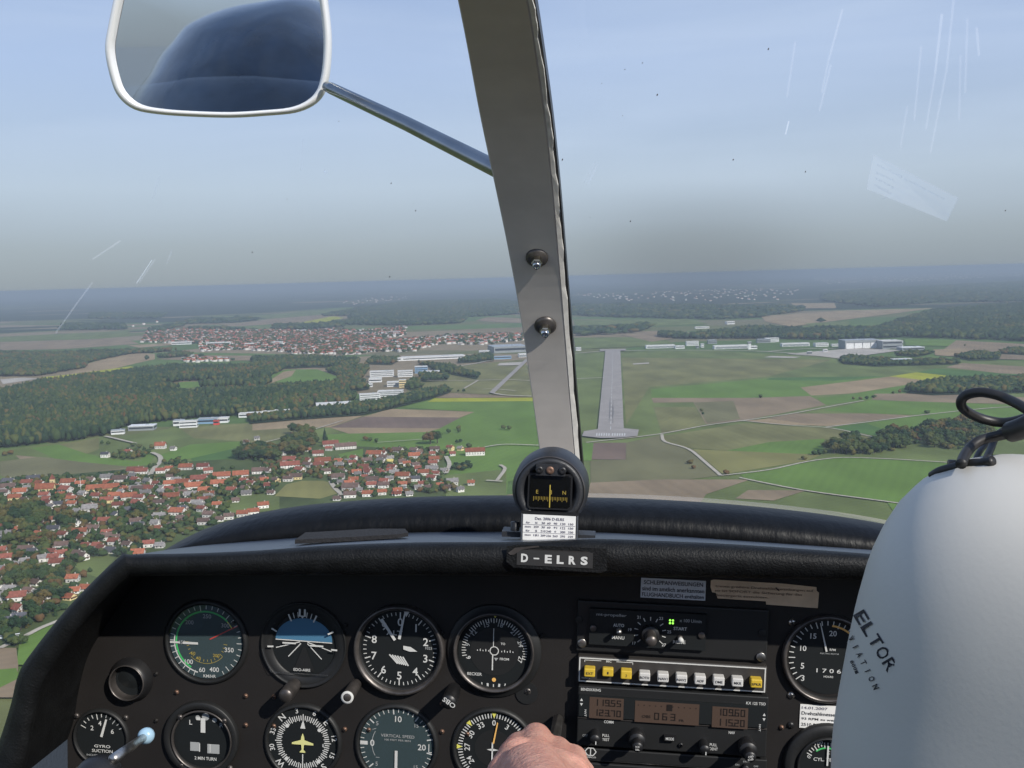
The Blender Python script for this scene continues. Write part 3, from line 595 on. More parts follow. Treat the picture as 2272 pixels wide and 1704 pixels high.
VILL = [('V', '60 520 600 500 1300 480 2212 400 2212 1659 1500 1659 1000 1800 0 2500'), ('W', '0 560 600 560 1700 560 2212 640 2212 740 1500 880 1350 1150 700 1350 0 1650'), ('X', '0 0 1700 0 1300 120 1000 480 1250 560 900 1150 420 1350 180 1500 0 1550'),
       ('Y', '700 560 1550 560 1797 480 1797 1130 1280 1130 1280 1000 1100 830 700 840'), ('Z', '0 480 900 480 950 700 900 980 500 1080 0 1100')]
fill = []
for cp, s in VILL:
    X, Y = scatter(pl(cp, s), 17, .5); fill += list(zip(X, Y))
rnd.shuffle(fill); nfill = 0
for x, y in fill:
    if nfill >= 297 - len(HOUSES): break
    if any((x - a_) ** 2 + (y - b_) ** 2 < (r_ + 8.5) ** 2 for a_, b_, r_ in FOOT): continue
    Ln = rnd.uniform(8, 13); make_house(x, y, Ln, rnd.uniform(7, 9), rnd.choice((2.8, 4.6, 4.6)), 3.2, rnd.choice('rbbgobrrgd'), R_(rnd.uniform(-35, 25)), True, rnd.random() < .4); nfill += 1
NIND = 0
for x, y in far[:NIND]:
    px, py, d = proj((x, y, 0)); make_house(x, y, rnd.uniform(13, 22), rnd.uniform(10, 13), rnd.choice((5.4, 7)), 4, rnd.choice('oorrrbg'), R_(rnd.uniform(-30, 40)), False)
d = {}
LANDM += [('in the distant town', *cs('T', 1000, 340)), ('on the town edge nearest the forest', *cs('T', 800, 500)), ('on the right side of the distant town', *cs('K', 1100, 120)), ('in the town behind the industrial estate', *cs('K', 300, 120))]
label_all(hitems, 'house')
def farhouses(pts, label, sz):
    n = len(pts); P = np.array(pts)
    walls = []; roofs = []; WF = []; RF = []; tint = []
    ow = 0; orr = 0
    for x, y in pts:
        Ln, D = rnd.uniform(10, 20) * sz, rnd.uniform(8, 12) * sz; H = rnd.choice((5, 6, 8)) * sz ** .5; a = R_(rnd.uniform(-35, 45)); c, s = math.cos(a), math.sin(a); X, Y = Ln / 2, D / 2
        q = [(-X, -Y), (X, -Y), (X, Y), (-X, Y)]; q = [(x + u * c - v * s, y + u * s + v * c) for u, v in q]
        walls += [(*k, 0) for k in q] + [(*k, H) for k in q]; WF += [[ow + i, ow + (i + 1) % 4, ow + 4 + (i + 1) % 4, ow + 4 + i] for i in range(4)]; ow += 8
        r1 = (x - X * c, y - X * s, H + D * .35); r2 = (x + X * c, y + X * s, H + D * .35)
        roofs += [(*k, H) for k in q] + [r1, r2]; RF += [[orr, orr + 1, orr + 5], [orr, orr + 5, orr + 4], [orr + 2, orr + 3, orr + 4], [orr + 2, orr + 4, orr + 5]]; orr += 6
        tint += [rnd.random()] * 6
    return np.array(walls, float), np.array(WF), np.array(roofs), np.array(RF), np.array(tint)
M_RFA = facmat('roofs_far', [(0, (.36, .11, .06)), (.5, (.33, .095, .055)), (.66, (.28, .10, .07)), (.84, (.26, .24, .22)), (1, (.6, .58, .55))], .001)
W_, WF_, Q_, QF_, T_ = farhouses(far[NIND:], '', 1.0)
root = merged('town_houses', W_, WF_, None, M_WW, label='mass of small houses of the distant town', cat='houses', kind='stuff')
ro = merged('roofs', Q_, QF_, T_, M_RFA); ro.parent = root
W_, WF_, Q_, QF_, T_ = farhouses(far2, '', 1.3)
root = merged('distant_villages', W_, WF_, None, M_WW, label='pale specks of villages near the horizon', cat='houses', kind='stuff')
ro = merged('roofs', Q_, QF_, T_, M_RFA); ro.parent = root
# trees in the distant town
Vs, Fs, Ts, off = [], [], [], 0
for cp, s in TOWNP:
    X, Y = scatter(pl(cp, s), 22, .5); k = nrnd.random(len(X)) < .48; V, F, T = crowns(X[k], Y[k], 8.5, 12, conif=.2); Vs.append(V); Fs.append(F + off); Ts.append(T); off += len(V)
merged('town_trees', np.concatenate(Vs), np.concatenate(Fs), np.concatenate(Ts), M_LEAFA, label='countless garden trees among the houses of the distant town', cat='trees', kind='stuff')
# ------------------------------------------------------------------ church, maypole
p = gp(*cs('V', 700, 640), 2); ch = empty('church', Matrix.Translation((p.x, p.y, 1.6)) @ Matrix.Rotation(R_(8), 4, 'Z'), 'cream church with orange roof and pointed red tower cap in the village', 'church')
wall, roof, wins, _, _ = house_parts(22, 11, 7, 5.5, 'oY'); wall.build('wall', M_WY, ch); roof.build('roof', M_RF['o'], ch)
for i in range(5): MB().box((-8.8 + i * 4.4, -5.55, 3.8), (1.3, .15, 3)).build('window', M_WIN, ch)
tw = MB().box((7, 7.5, 7), (5.2, 5.2, 18)).build('tower', M_WY, ch)
MB().add([(4, 4.5, 16), (10, 4.5, 16), (10, 10.5, 16), (4, 10.5, 16), (7, 7.5, 23)], [(0, 1, 4), (1, 2, 4), (2, 3, 4), (3, 0, 4)]).build('spire', M_RF['r'], tw)
for s in (-1, 1): MB().box((7 + s * 1.0, 4.85, 13), (.9, .15, 1.8)).build('belfry_opening', M_WIN, tw)
p = gp(*cs('V', 1244, 655), 2); mpole = MB().tube([(0, 0, 0), (0, 0, 22)], [.28, .14], 8).build('maypole', mat('white_paint', (.8, .8, .8), .6), world=Matrix.Translation((p.x, p.y, 1.5)), label='tall thin white maypole standing among the red roofs', cat='maypole')
# ------------------------------------------------------------------ airfield and industrial buildings
M_WL = mat('white_cladding', (.72, .73, .73), .6, var=.06, scale=.1); M_GL = mat('grey_cladding', (.25, .27, .28), .5, var=.1, scale=.1); M_BL = mat('blue_cladding', (.20, .33, .48), .6)
M_FR = mat('flat_roof', (.62, .61, .58), .9, var=.12, scale=.08); M_GR = mat('grey_roof', (.33, .36, .38), .5, var=.1, scale=.05); M_RR = mat('red_cladding', (.6, .06, .04), .6)
WM = {'w': M_WL, 'g': M_GL, 'b': M_BL, 'r': M_RR, 'y': M_WY}; RM = {'f': M_FR, 'g': M_GR, 'w': M_WL, 'r': M_RF['r'], 'b': M_RF['b']}
def hall(c, x, y, wpx, dep, H, wc, rc, yaw, label, cat='building', bands=1, door=False):
    sx, sy = cs(c, x, y); p = gp(sx, sy, 1); Ln = wpx * CROPS[c][2] * (p - EYE).length / FPX
    r = empty('industrial_building' if cat == 'building' else cat, Matrix.Translation((p.x, p.y, 1.0)) @ Matrix.Rotation(R_(yaw), 4, 'Z'), label, cat)
    MB().box((0, dep / 2, H / 2 - 1), (Ln, dep, H + 2)).build('wall', WM[wc], r)
    ro = MB().box((0, dep / 2, H + .45), (Ln + .8, dep + .8, .8)).build('roof', RM[rc], r)
    MB().box((Ln * .2, dep * .5, H + 1.6), (Ln * .12, dep * .15, 1.6)).build('roof_vent', M_GR, ro)
    for k in range(bands):
        z = (k + .55) * H / bands; MB().box((0, -.06, z), (Ln * .94, .2, H / bands * .38)).build('window', M_WIN, r)
        MB().box((Ln / 2 + .06, dep / 2, z), (.2, dep * .85, H / bands * .38)).build('window', M_WIN, r)
    if door: 
        for k in range(4): MB().box((-Ln * .36 + k * Ln * .24, -.25, H * .36), (Ln * .22, .3, H * .66)).build('hangar_door', M_GL if wc != 'g' else M_WL, r)
for a in [
 ('L', 735, 285, 250, 30, 9, 'w', 'f', 2, 'long low white-roofed hangar with dark doors just right of the runway end', 'hangar', 1, True),
 ('L', 905, 288, 80, 26, 8, 'w', 'f', 2, 'short white hall attached beside the first runway hangar', 'building', 1),
 ('L', 1015, 262, 105, 18, 14, 'w', 'f', 4, 'three-storey white office block right of the first hangar', 'building', 3),
 ('L', 1060, 285, 24, 14, 8, 'g', 'f', 0, 'small grey cube building between the two long hangars', 'building', 1),
 ('L', 1102, 278, 26, 16, 11, 'w', 'f', 0, 'small white cube building between the two long hangars', 'building', 2),
 ('L', 1190, 246, 75, 20, 12, 'g', 'g', 2, 'grey block behind the gap between the hangars', 'building', 2),
 ('L', 1355, 290, 290, 32, 10, 'w', 'f', 1, 'second long hangar with white roof edge and dark doors', 'hangar', 1, True),
 ('L', 1550, 292, 60, 18, 9, 'w', 'f', 0, 'white annex at the right foot of the control tower', 'building', 1),
 ('L', 1640, 238, 110, 22, 12, 'g', 'g', 0, 'grey wooden-fronted block behind the control tower', 'building', 2),
 ('L', 1715, 232, 110, 22, 14, 'w', 'f', 3, 'white stepped office block beside the wood edge', 'building', 3),
 ('L', 1920, 268, 230, 30, 9, 'w', 'f', 0, 'third long white hangar left of the big grey hall', 'hangar', 1, True),
 ('L', 2150, 270, 110, 26, 10, 'w', 'f', 4, 'white hall with windows at the end of the third hangar', 'building', 2),
 ('M', 340, 305, 80, 16, 6, 'w', 'f', 0, 'row of low white sheds left of the big grey hall', 'building', 1),
 ('M', 600, 330, 330, 60, 27, 'g', 'g', 3, 'big grey aircraft maintenance hall on the airfield', 'hangar', 1, True),
 ('M', 900, 332, 190, 60, 25, 'g', 'f', 3, 'glass-fronted right half of the big grey hall', 'building', 2),
 ('M', 993, 316, 22, 40, 20, 'w', 'f', 0, 'tall narrow white wall block at the right end of the grey hall', 'building', 1),
 ('M', 460, 328, 95, 26, 12, 'g', 'g', 0, 'dark grey low block at the left foot of the big hall', 'building', 1),
 ('M', 1110, 348, 210, 42, 9, 'g', 'w', 3, 'low wide building with a white roof right of the grey hall', 'building', 1),
 ('M', 232, 366, 40, 8, 8, 'w', 'f', 0, 'small white hut on the concrete apron', 'building', 1),
 ('M', 75, 388, 45, 8, 8, 'g', 'f', 0, 'small grey hut at the lower left of the apron', 'building', 1),
 ('M', 1000, 468, 180, 20, 9, 'b', 'f', 0, 'blue and white low building inside the hedge ring', 'building', 1),
 ('L', 1350, 75, 70, 30, 12, 'w', 'f', 8, 'bright white hall beyond the wood right of centre', 'building', 1),
 ('L', 1100, 112, 120, 20, 7, 'w', 'f', 2, 'long thin white hall on the field beyond the wood', 'building', 1),
 ('L', 15, 306, 45, 20, 9, 'w', 'f', 0, 'white building just right of the grey centre post', 'building', 2),
 ('K', 1950, 165, 300, 120, 20, 'g', 'g', 12, 'large silver-roofed hall behind the centre post', 'hangar', 1),
 ('K', 1270, 226, 560, 60, 8, 'w', 'f', 10, 'very long low white warehouse beside the town', 'building', 1),
 ('K', 1870, 222, 170, 20, 8, 'b', 'g', 8, 'blue-fronted low hangar by the taxiway', 'hangar', 1),
 ('K', 2060, 205, 80, 22, 10, 'w', 'f', 8, 'white hangar with square doors touching the post', 'hangar', 1, True),
 ('K', 1720, 185, 90, 30, 12, 'w', 'f', 6, 'white office left of the silver-roofed hall', 'building', 2),
 ('K', 830, 255, 160, 40, 8, 'g', 'g', 4, 'low grey warehouse between trees at the town edge', 'building', 1),
 ('K', 940, 240, 90, 30, 9, 'w', 'f', 4, 'small white warehouse right of the low grey one', 'building', 1),
 ('K', 818, 378, 205, 30, 14, 'w', 'f', 4, 'long cream three-storey research building', 'building', 3),
 ('K', 1025, 378, 130, 26, 15, 'w', 'f', 6, 'white and blue glass office with a dome on top', 'building', 3),
 ('K', 1165, 345, 110, 26, 17, 'b', 'f', 6, 'pale blue glass office block among white ones', 'building', 3),
 ('K', 1250, 362, 150, 40, 8, 'w', 'f', 4, 'low white workshop right of the blue office', 'building', 1),
 ('K', 760, 425, 110, 30, 8, 'w', 'f', 4, 'square white hall left of the research campus', 'building', 1),
 ('K', 925, 462, 120, 24, 10, 'w', 'f', 3, 'white workshop at the front of the research campus', 'building', 2),
 ('K', 1000, 470, 60, 16, 17, 'y', 'f', 3, 'cream tower block at the front right of the campus', 'building', 3),
 ('K', 700, 466, 70, 16, 6, 'w', 'f', 3, 'little white hall below the square white hall', 'building', 1),
 ('K', 715, 580, 175, 20, 12, 'w', 'f', 12, 'white banded office with three window rows at the forest edge', 'building', 3),
 ('K', 890, 565, 215, 24, 15, 'w', 'f', -2, 'taller white banded office right of its twin', 'building', 4),
 ('K', 870, 598, 150, 20, 4, 'g', 'f', 4, 'flat car park roof below the banded offices', 'building', 1),
 ('K', 1105, 552, 150, 24, 6, 'g', 'f', 6, 'low pale hall right of the banded offices', 'building', 1),
 ('K', 400, 660, 300, 34, 10, 'w', 'f', 12, 'long white factory at the tip of the estate', 'building', 2),
 ('K', 640, 660, 150, 24, 6, 'g', 'b', 6, 'low brown-roofed hall right of the long white factory', 'building', 1),
 ('1', 1610, 1062, 130, 26, 6, 'w', 'f', 6, 'low white greenhouse-like hall at the forest edge', 'building', 1),
 ('1', 1780, 1045, 170, 22, 6, 'w', 'f', 10, 'second low white hall stretching along the forest edge', 'building', 1),
 ('1', 1440, 1098, 60, 18, 8, 'w', 'f', 6, 'white hall right of the round red sign hall', 'building', 1),
 ('1', 1340, 1104, 120, 22, 8, 'b', 'g', 6, 'blue and white hall beside the red cube', 'building', 1),
 ('1', 1395, 1112, 32, 8, 8, 'r', 'r', 0, 'small bright red cube in front of the blue hall', 'building', 1),
 ('1', 1215, 1130, 105, 16, 11, 'w', 'f', 8, 'white two-storey workshop left of the blue hall', 'building', 2),
 ('1', 1150, 1118, 60, 16, 9, 'w', 'g', 4, 'small white hall behind the two-storey workshop', 'building', 1),
 ('1', 910, 1148, 150, 26, 7, 'g', 'w', 6, 'flat white-roofed hall at the corner of the forest', 'building', 1),
 ('1', 760, 1172, 75, 14, 6, 'w', 'g', 14, 'low white barn at the foot of the forest edge', 'building', 1),
 ('T', 1900, 325, 110, 30, 12, 'w', 'r', 6, 'long red-roofed block at the top of the town', 'building', 2),
 ('T', 2110, 318, 130, 30, 12, 'w', 'r', 10, 'second long red-roofed block near the town top', 'building', 2),
 ('T', 900, 395, 160, 40, 10, 'w', 'f', 4, 'wide white factory in the middle of the town', 'building', 1),
 ('T', 640, 392, 130, 40, 10, 'w', 'f', 4, 'white factory at the left end of the town', 'building', 1),
 ('T', 1130, 400, 90, 30, 9, 'w', 'f', 6, 'white factory right of the wide one', 'building', 1),
 ('T', 1310, 395, 80, 30, 12, 'w', 'f', 8, 'pale tall block in the town centre', 'building', 3),
 ('T', 1940, 432, 90, 26, 10, 'w', 'r', 4, 'red-roofed school block at the lower right of the town', 'building', 2)]: hall(*a)
# control tower
p = gp(*cs('L', 1512, 294), 1); ct = empty('control_tower', Matrix.Translation((p.x, p.y, 1)), 'white control tower rising beside the second hangar', 'control tower')
MB().box((0, 0, 9), (9, 9, 20)).build('shaft', M_WL, ct); MB().box((0, 0, 21), (12, 12, 4)).build('cab', M_WIN, ct); MB().box((0, 0, 23.6), (13, 13, 1)).build('roof', M_WL, ct)
# ------------------------------------------------------------------ trees one by one
for s, c, zn in [('1270 940 15;1310 955 17;1350 950 19;1385 945 20;1420 950 19;1460 955 18;1500 955 17;1535 950 16;1560 915 18;1600 905 20;1640 900 19;1600 930 16;1650 930 17;1700 880 15;1740 870 17;1780 850 18;1820 840 19;1860 845 19;1900 850 18;1760 905 17;1800 915 16;1840 930 15;1880 920 15;1700 910 14;1930 880 17;1960 900 16;2000 880 17;2050 870 17;1490 930 17;1320 925 16;1570 940 15;1680 850 14;1720 845 15;1940 840 17;1980 850 17;2020 840 16;1240 962 7;1215 962 5;1790 880 17;1850 880 17;1900 890 16;1630 880 18;1660 890 17;1480 960 9;1400 965 8', '3', 0),
                 ('1165 985 13;795 1055 7;1750 765 12;1465 698 12;1500 690 11;1400 700 7;1435 700 6;1590 672 9;1620 668 8;1930 445 18;685 770 9;678 755 7;960 692 8;625 1005 5;640 1028 6;1680 662 12;1700 655 11', '3', 0),
                 ('350 1200 24;300 1260 18;470 1230 26;240 1270 15;100 1340 15;60 1350 13;20 1350 13;180 1330 14;330 1310 17;380 1300 15;1150 1235 22;1195 1230 21;1265 1165 10;1335 1160 9;1330 1145 8;1320 1230 14;1345 1225 13;1400 1260 12;950 1270 11;1250 1300 8;1335 1400 12;1370 1395 13;1410 1390 12;1300 1400 10;760 1215 8;800 1225 8;1620 1140 5;1660 1145 4;730 1212 7;1330 900 9;1365 898 9;1110 900 8', '2', 0),
                 ('660 1235 11;700 1240 9;740 1320 14;790 1325 15;840 1315 13;890 1310 12;920 1310 14;960 1300 14;900 1260 11;980 1270 10;970 1390 14;1000 1380 9;1060 1360 12;1100 1370 12;1180 1370 12;1150 1350 13;1120 1460 15;1090 1455 13;60 1500 11;20 1490 10;360 1460 11;400 1470 10;430 1450 9;1560 1235 7;1595 1232 7;1570 1340 16;1600 1330 18;1640 1330 16;1680 1320 14;1740 1310 15;830 1290 12;930 1280 10;860 1250 8;560 1470 11;700 1440 9;30 1310 9;70 1300 8;1340 1380 11;1440 1400 11;1500 1400 11', '1', 0),
                 ('1000 1100 16;1080 1080 15;1050 1180 14;950 1150 14;1240 1080 13;1320 1120 13;1130 1150 13;430 900 14;300 900 14;180 960 14;100 1000 15;80 1080 14;220 1080 15;340 1060 14;460 1060 15;560 1080 14;650 1050 14;500 960 15;400 980 15;600 940 14;680 1000 14;120 1160 14;340 1200 14;450 1180 15;540 1180 14;120 1260 13;400 1280 14;480 1300 13;60 1380 14;160 1440 13;300 1420 13;420 1400 14;500 1460 12;650 1480 12;700 1380 13;760 1420 13;820 1440 12;1080 1420 11;1150 1360 12;1200 1480 10;1700 1080 11;2050 950 15;2120 960 15;2180 1010 14;2100 1080 13;2010 1060 12;1560 950 12;1900 1280 12;1960 1300 12;2120 1260 13;2050 1440 11;1580 820 9;1230 750 9;1290 580 9;880 720 10;460 760 12;380 760 12;580 780 11;40 800 13;120 850 13;1320 930 9', 'V', 0),
                 ('180 560 14;260 620 15;350 600 16;420 560 15;200 680 15;300 700 15;380 660 14;800 620 14;700 650 13;900 640 12;820 740 13;740 780 13;880 780 13;650 880 12;700 930 12;960 900 12;820 900 12;540 1060 13;480 1120 12;540 1200 12;760 1120 11;650 1200 10;850 1160 9;30 1350 11;120 1380 11;220 1370 12;320 1380 12;420 1340 11;80 1500 10;240 1620 9;320 1590 9;180 1600 9;700 560 13;640 640 13;450 650 13;520 640 12;160 620 13;120 720 12;700 820 11;480 380 10;900 560 9;1280 560 8;1380 480 7;1100 300 8', 'X', 0)]:
    for it in s.split(';'):
        x, y, h = it.split(); add_tree(*cs(c, float(x), float(y)), float(h), 5 + int(rnd.random() < .5) if rnd.random() < .12 else None)
for cp, s, sp_, h0, h1 in [('3', '1265 965 1300 900 1400 890 1500 930 1560 870 1640 860 1720 845 1850 810 2000 830 2060 880 2000 925 1900 945 1780 935 1700 905 1580 955 1480 968', 13, 11, 19), ('1', '1540 1335 1590 1270 1760 1290 1800 1345 1680 1355', 9, 12, 18), ('2', '190 1215 290 1165 400 1205 385 1290 290 1330 200 1300', 11, 12, 20),
    ('2', '1290 1390 1400 1370 1430 1400 1330 1420', 8, 8, 13), ('1', '700 1325 800 1290 940 1300 960 1320 820 1345', 9, 9, 15), ('1', '1040 1370 1160 1345 1200 1370 1120 1395', 9, 8, 14), ('V', '250 880 560 860 720 960 680 1180 500 1260 120 1200 60 960', 11, 9, 15), ('X', '180 560 420 520 440 700 250 740', 9, 9, 15), ('X', '700 640 950 600 960 860 760 860', 9, 9, 15), ('V', '2030 900 2212 900 2212 1100 2020 1090', 8, 8, 13)]:
    X, Y = scatter(pl(cp, s), sp_, .4)
    for x, y in zip(X, Y):
        if not any((x - q[0]) ** 2 + (y - q[1]) ** 2 < (sp_ * .55) ** 2 for q in TREES) and not any((x - q[0]) ** 2 + (y - q[1]) ** 2 < (q[2] + 2) ** 2 for q in FOOT): TREES.append([x, y, rnd.uniform(h0, h1), rnd.choice((0, 1, 2, 3, 4)), None])
VIL = [('V', '0 480 600 430 1300 420 2212 330 2212 1659 1500 1659 1000 1800 0 2600'), ('W', '0 560 600 560 1700 560 2212 640 2212 760 1500 900 1350 1250 300 1659 0 1659'), ('X', '0 0 1700 0 1300 120 1100 480 1300 560 1000 1150 450 1400 200 1550 0 1600'),
       ('Y', '0 640 300 560 700 560 1550 560 1797 420 1797 1150 1250 1130 1240 1070 1040 880 620 860 300 880 0 1000'), ('Z', '0 430 900 420 1000 500 900 700 1000 900 1350 1000 1000 1080 0 1130')]
cand = []
for cp, s in VIL:
    X, Y = scatter(pl(cp, s), 9.5, .5); cand += list(zip(X, Y))
keep = []
cell = {}
for x, y in [(t[0], t[1]) for t in TREES]: cell.setdefault((int(x // 12), int(y // 12)), []).append((x, y))
for x, y in cand:
    if any((x - a) ** 2 + ((y - b_)) ** 2 < (r_ * .8 + 1.5) ** 2 or (abs(x - a - 2) < r_ and -13 < y - b_ + 4 < 0 and rnd.random() < .55) for a, b_, r_ in FOOT): continue
    ks = (int(x // 12), int(y // 12))
    if any((x - a) ** 2 + (y - b_) ** 2 < 22 for i in (-1, 0, 1) for j in (-1, 0, 1) for a, b_ in cell.get((ks[0] + i, ks[1] + j), ())): continue
    cell.setdefault(ks, []).append((x, y)); keep.append((x, y))
for x, y in keep: TREES.append([x, y, rnd.choice((rnd.uniform(3.5, 7), rnd.uniform(5, 11))), rnd.choice((0, 1, 2, 3, 4, 4, 5)), None])
TREES.sort(key=lambda t: -t[2] / math.hypot(t[0], t[1]))
titems = []
for x, y, h, k, zn in TREES[:298]:
    r = empty('conifer' if k > 4 else 'leafy_tree', Matrix.Translation((x, y, 1.0)) @ Matrix.Rotation(rnd.uniform(0, 6.28), 4, 'Z') @ Matrix.Diagonal((h * (1.25 if k < 5 else 1), h * (1.25 if k < 5 else 1), h, 1)), None, 'tree', 'trees around the village and fields')
    q = bpy.data.objects.new('crown', TCR[k]); link(q); q.parent = r; q = bpy.data.objects.new('trunk', TTR[k]); link(q); q.parent = r
    px, py, _ = proj((x, y, 0)); titems.append((r, px, py, ('pointed' if k > 4 else 'round') + (' big' if h > 14 else ' small' if h < 8 else '')))
label_all(titems, 'tree')
rest = np.array([(t[0], t[1], t[2]) for t in TREES[298:]])
print('trees', len(TREES), 'houses', len(HOUSES))
V, F, T = crowns(rest[:, 0], rest[:, 1], 3.6, 6.6, 1.0, conif=.15, tbias=.12, fine=True)
merged('garden_trees', V, F, T, M_LEAFA, label='remaining small bushes and garden trees between the village houses', cat='bushes', kind='stuff')
# a parked van and cars by the bottom left road
def car(px, py, yaw, m, label, van=False):
    p = gp(px, py, 2.4); r = empty('parked_van' if van else 'parked_car', Matrix.Translation((p.x, p.y, 2.3)) @ Matrix.Rotation(yaw, 4, 'Z'), label, 'van' if van else 'car')
    Lc, H = (6.2, 2.5) if van else (4.3, 1.45); b = MB()
    prof = [(-Lc / 2, .35), (Lc / 2, .35), (Lc / 2, .9), (Lc * .33, 1.0), (Lc * .2, H), (-Lc * .46, H), (-Lc / 2, 1.0)]
    n = len(prof); b.add([(x, s * .9, z) for s in (-1, 1) for x, z in prof], [list(range(n)), list(range(2 * n - 1, n - 1, -1))] + [(i, i + n, (i + 1) % n + n, (i + 1) % n) for i in range(n)]); b.build('body', m, r)
    MB().box((0, 0, H * .78), (Lc * .5, 1.84, H * .25)).build('window', M_WIN, r)
    for a in (-1, 1):
        for c in (-1, 1): MB().lathe([(.01, -.12), (.34, -.12), (.34, .12), (.01, .12)], Matrix.Translation((a * Lc * .31, c * .85, .34)) @ Matrix.Rotation(R_(90), 4, 'X'), 12).build('wheel', M_WIN, r)
car(*cs('X', 275, 1470), R_(15), M_WL, 'white van parked beside the road at lower left', True)
car(*cs('X', 25, 1500), R_(-10), M_WL, 'white van half hidden at the left edge below the road', True)
car(*cs('Z', 1035, 715), R_(60), M_WL, 'white van at the end of the short village track', True)
car(*cs('W', 325, 985), R_(40), M_WL, 'small white car on the sandy yard in the village')
# ================================================================== COCKPIT (aircraft frame)
V2 = 1.0271                                                  # sketch units to photo pixels
def va(vx, vy, y): return ac(vx * V2, vy * V2, y)
D = 0.95                                                     # distance of the panel face
def proot(name, o, label, cat, group=None): return empty(name, A @ Matrix.Translation(o), label, cat, group)
def prt(mb, name, m, parent, o, **kw):
    mb.v = [(v[0] - o[0], v[1] - o[1], v[2] - o[2]) for v in mb.v]; return mb.build(name, m, parent, **kw)
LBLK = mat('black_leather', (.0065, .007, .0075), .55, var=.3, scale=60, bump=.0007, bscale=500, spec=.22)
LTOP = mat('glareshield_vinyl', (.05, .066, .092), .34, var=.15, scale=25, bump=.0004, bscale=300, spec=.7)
PANEL = mat('panel_paint', (.0135, .0118, .0112), .62, var=.14, scale=14, bump=.00012, bscale=900, spec=.35)
BLK = mat('black_plastic', (.012, .012, .013), .42, var=.2, scale=40, spec=.5)
BLK2 = mat('instrument_black', (.014, .0145, .015), .5, spec=.4)
FACE = mat('dial_black', (.010, .012, .013), .55, spec=.3)
FACET = mat('dial_teal', (.035, .055, .06), .6, spec=.3)
WHT = mat('dial_white', (.56, .56, .54), .6, spec=.2); GRYW = mat('dial_dim_white', (.32, .33, .33), .6, spec=.2)
YEL = mat('dial_yellow', (.65, .62, .12), .6); ORA = mat('dial_orange', (.75, .42, .12), .6); GRN = mat('dial_green', (.05, .45, .12), .6); REDM = mat('dial_red', (.5, .05, .04), .6); OCH = mat('dial_ochre', (.35, .27, .06), .6)
BLU = mat('horizon_blue', (.055, .16, .27), .6); METAL = mat('worn_metal', (.5, .48, .45), .35, metal=1, var=.2, scale=80)
DMET = mat('dark_metal', (.10, .09, .085), .38, metal=.6, var=.3, scale=60); COPPER = mat('dull_brass', (.20, .12, .085), .5, metal=.6)
CHROME = mat('chrome', (.62, .64, .66), .18, metal=1, var=.1, scale=30)
def glassmat(name, refl, tint=(1, 1, 1), rough=.02):
    m = bpy.data.materials.new(name); m.use_nodes = True; nt = m.node_tree; nt.nodes.clear(); o = nt.nodes.new('ShaderNodeOutputMaterial'); t = nt.nodes.new('ShaderNodeBsdfTransparent'); t.inputs[0].default_value = (*tint, 1)
    g = nt.nodes.new('ShaderNodeBsdfGlossy'); g.inputs['Roughness'].default_value = rough; g.inputs['Color'].default_value = (.9, .95, 1, 1); mx = nt.nodes.new('ShaderNodeMixShader')
    f = nt.nodes.new('ShaderNodeLayerWeight'); f.inputs[0].default_value = .5; pw = nt.nodes.new('ShaderNodeMath'); pw.operation = 'POWER'; pw.inputs[1].default_value = 5
    nt.links.new(f.outputs['Facing'], pw.inputs[0]); ma = nt.nodes.new('ShaderNodeMath'); ma.operation = 'MULTIPLY_ADD'; ma.inputs[1].default_value = .35 * refl; ma.inputs[2].default_value = .018 * refl
    nt.links.new(pw.outputs[0], ma.inputs[0]); nt.links.new(ma.outputs[0], mx.inputs[0]); nt.links.new(t.outputs[0], mx.inputs[1]); nt.links.new(g.outputs[0], mx.inputs[2]); nt.links.new(mx.outputs[0], o.inputs[0]); return m
def smear(m, amt):
    nt = m.node_tree; o = [n for n in nt.nodes if n.type == 'OUTPUT_MATERIAL'][0]; src = o.inputs[0].links[0].from_socket; d = nt.nodes.new('ShaderNodeBsdfDiffuse'); d.inputs[0].default_value = (.75, .73, .70, 1); x = nt.nodes.new('ShaderNodeMixShader')
    tcx = nt.nodes.new('ShaderNodeTexCoord'); mpx = nt.nodes.new('ShaderNodeMapping'); mpx.inputs['Scale'].default_value = (5, 2, 2.2); n = nt.nodes.new('ShaderNodeTexNoise'); n.inputs['Scale'].default_value = 1.0; n.inputs['Detail'].default_value = 7; n.inputs['Roughness'].default_value = .62; n.inputs['Distortion'].default_value = .8
    r = nt.nodes.new('ShaderNodeMapRange'); r.inputs[1].default_value = .42; r.inputs[2].default_value = .72; r.inputs[3].default_value = amt * .15; r.inputs[4].default_value = amt
    nt.links.new(tcx.outputs['Object'], mpx.inputs[0]); nt.links.new(mpx.outputs[0], n.inputs['Vector']); nt.links.new(n.outputs['Fac'], r.inputs[0]); nt.links.new(r.outputs[0], x.inputs[0]); nt.links.new(src, x.inputs[1]); nt.links.new(d.outputs[0], x.inputs[2]); nt.links.new(x.outputs[0], o.inputs[0]); return m
GL = glassmat('instrument_glass', 2.2); WSG = smear(glassmat('windscreen_perspex', .7, (.985, .99, .985)), .022)
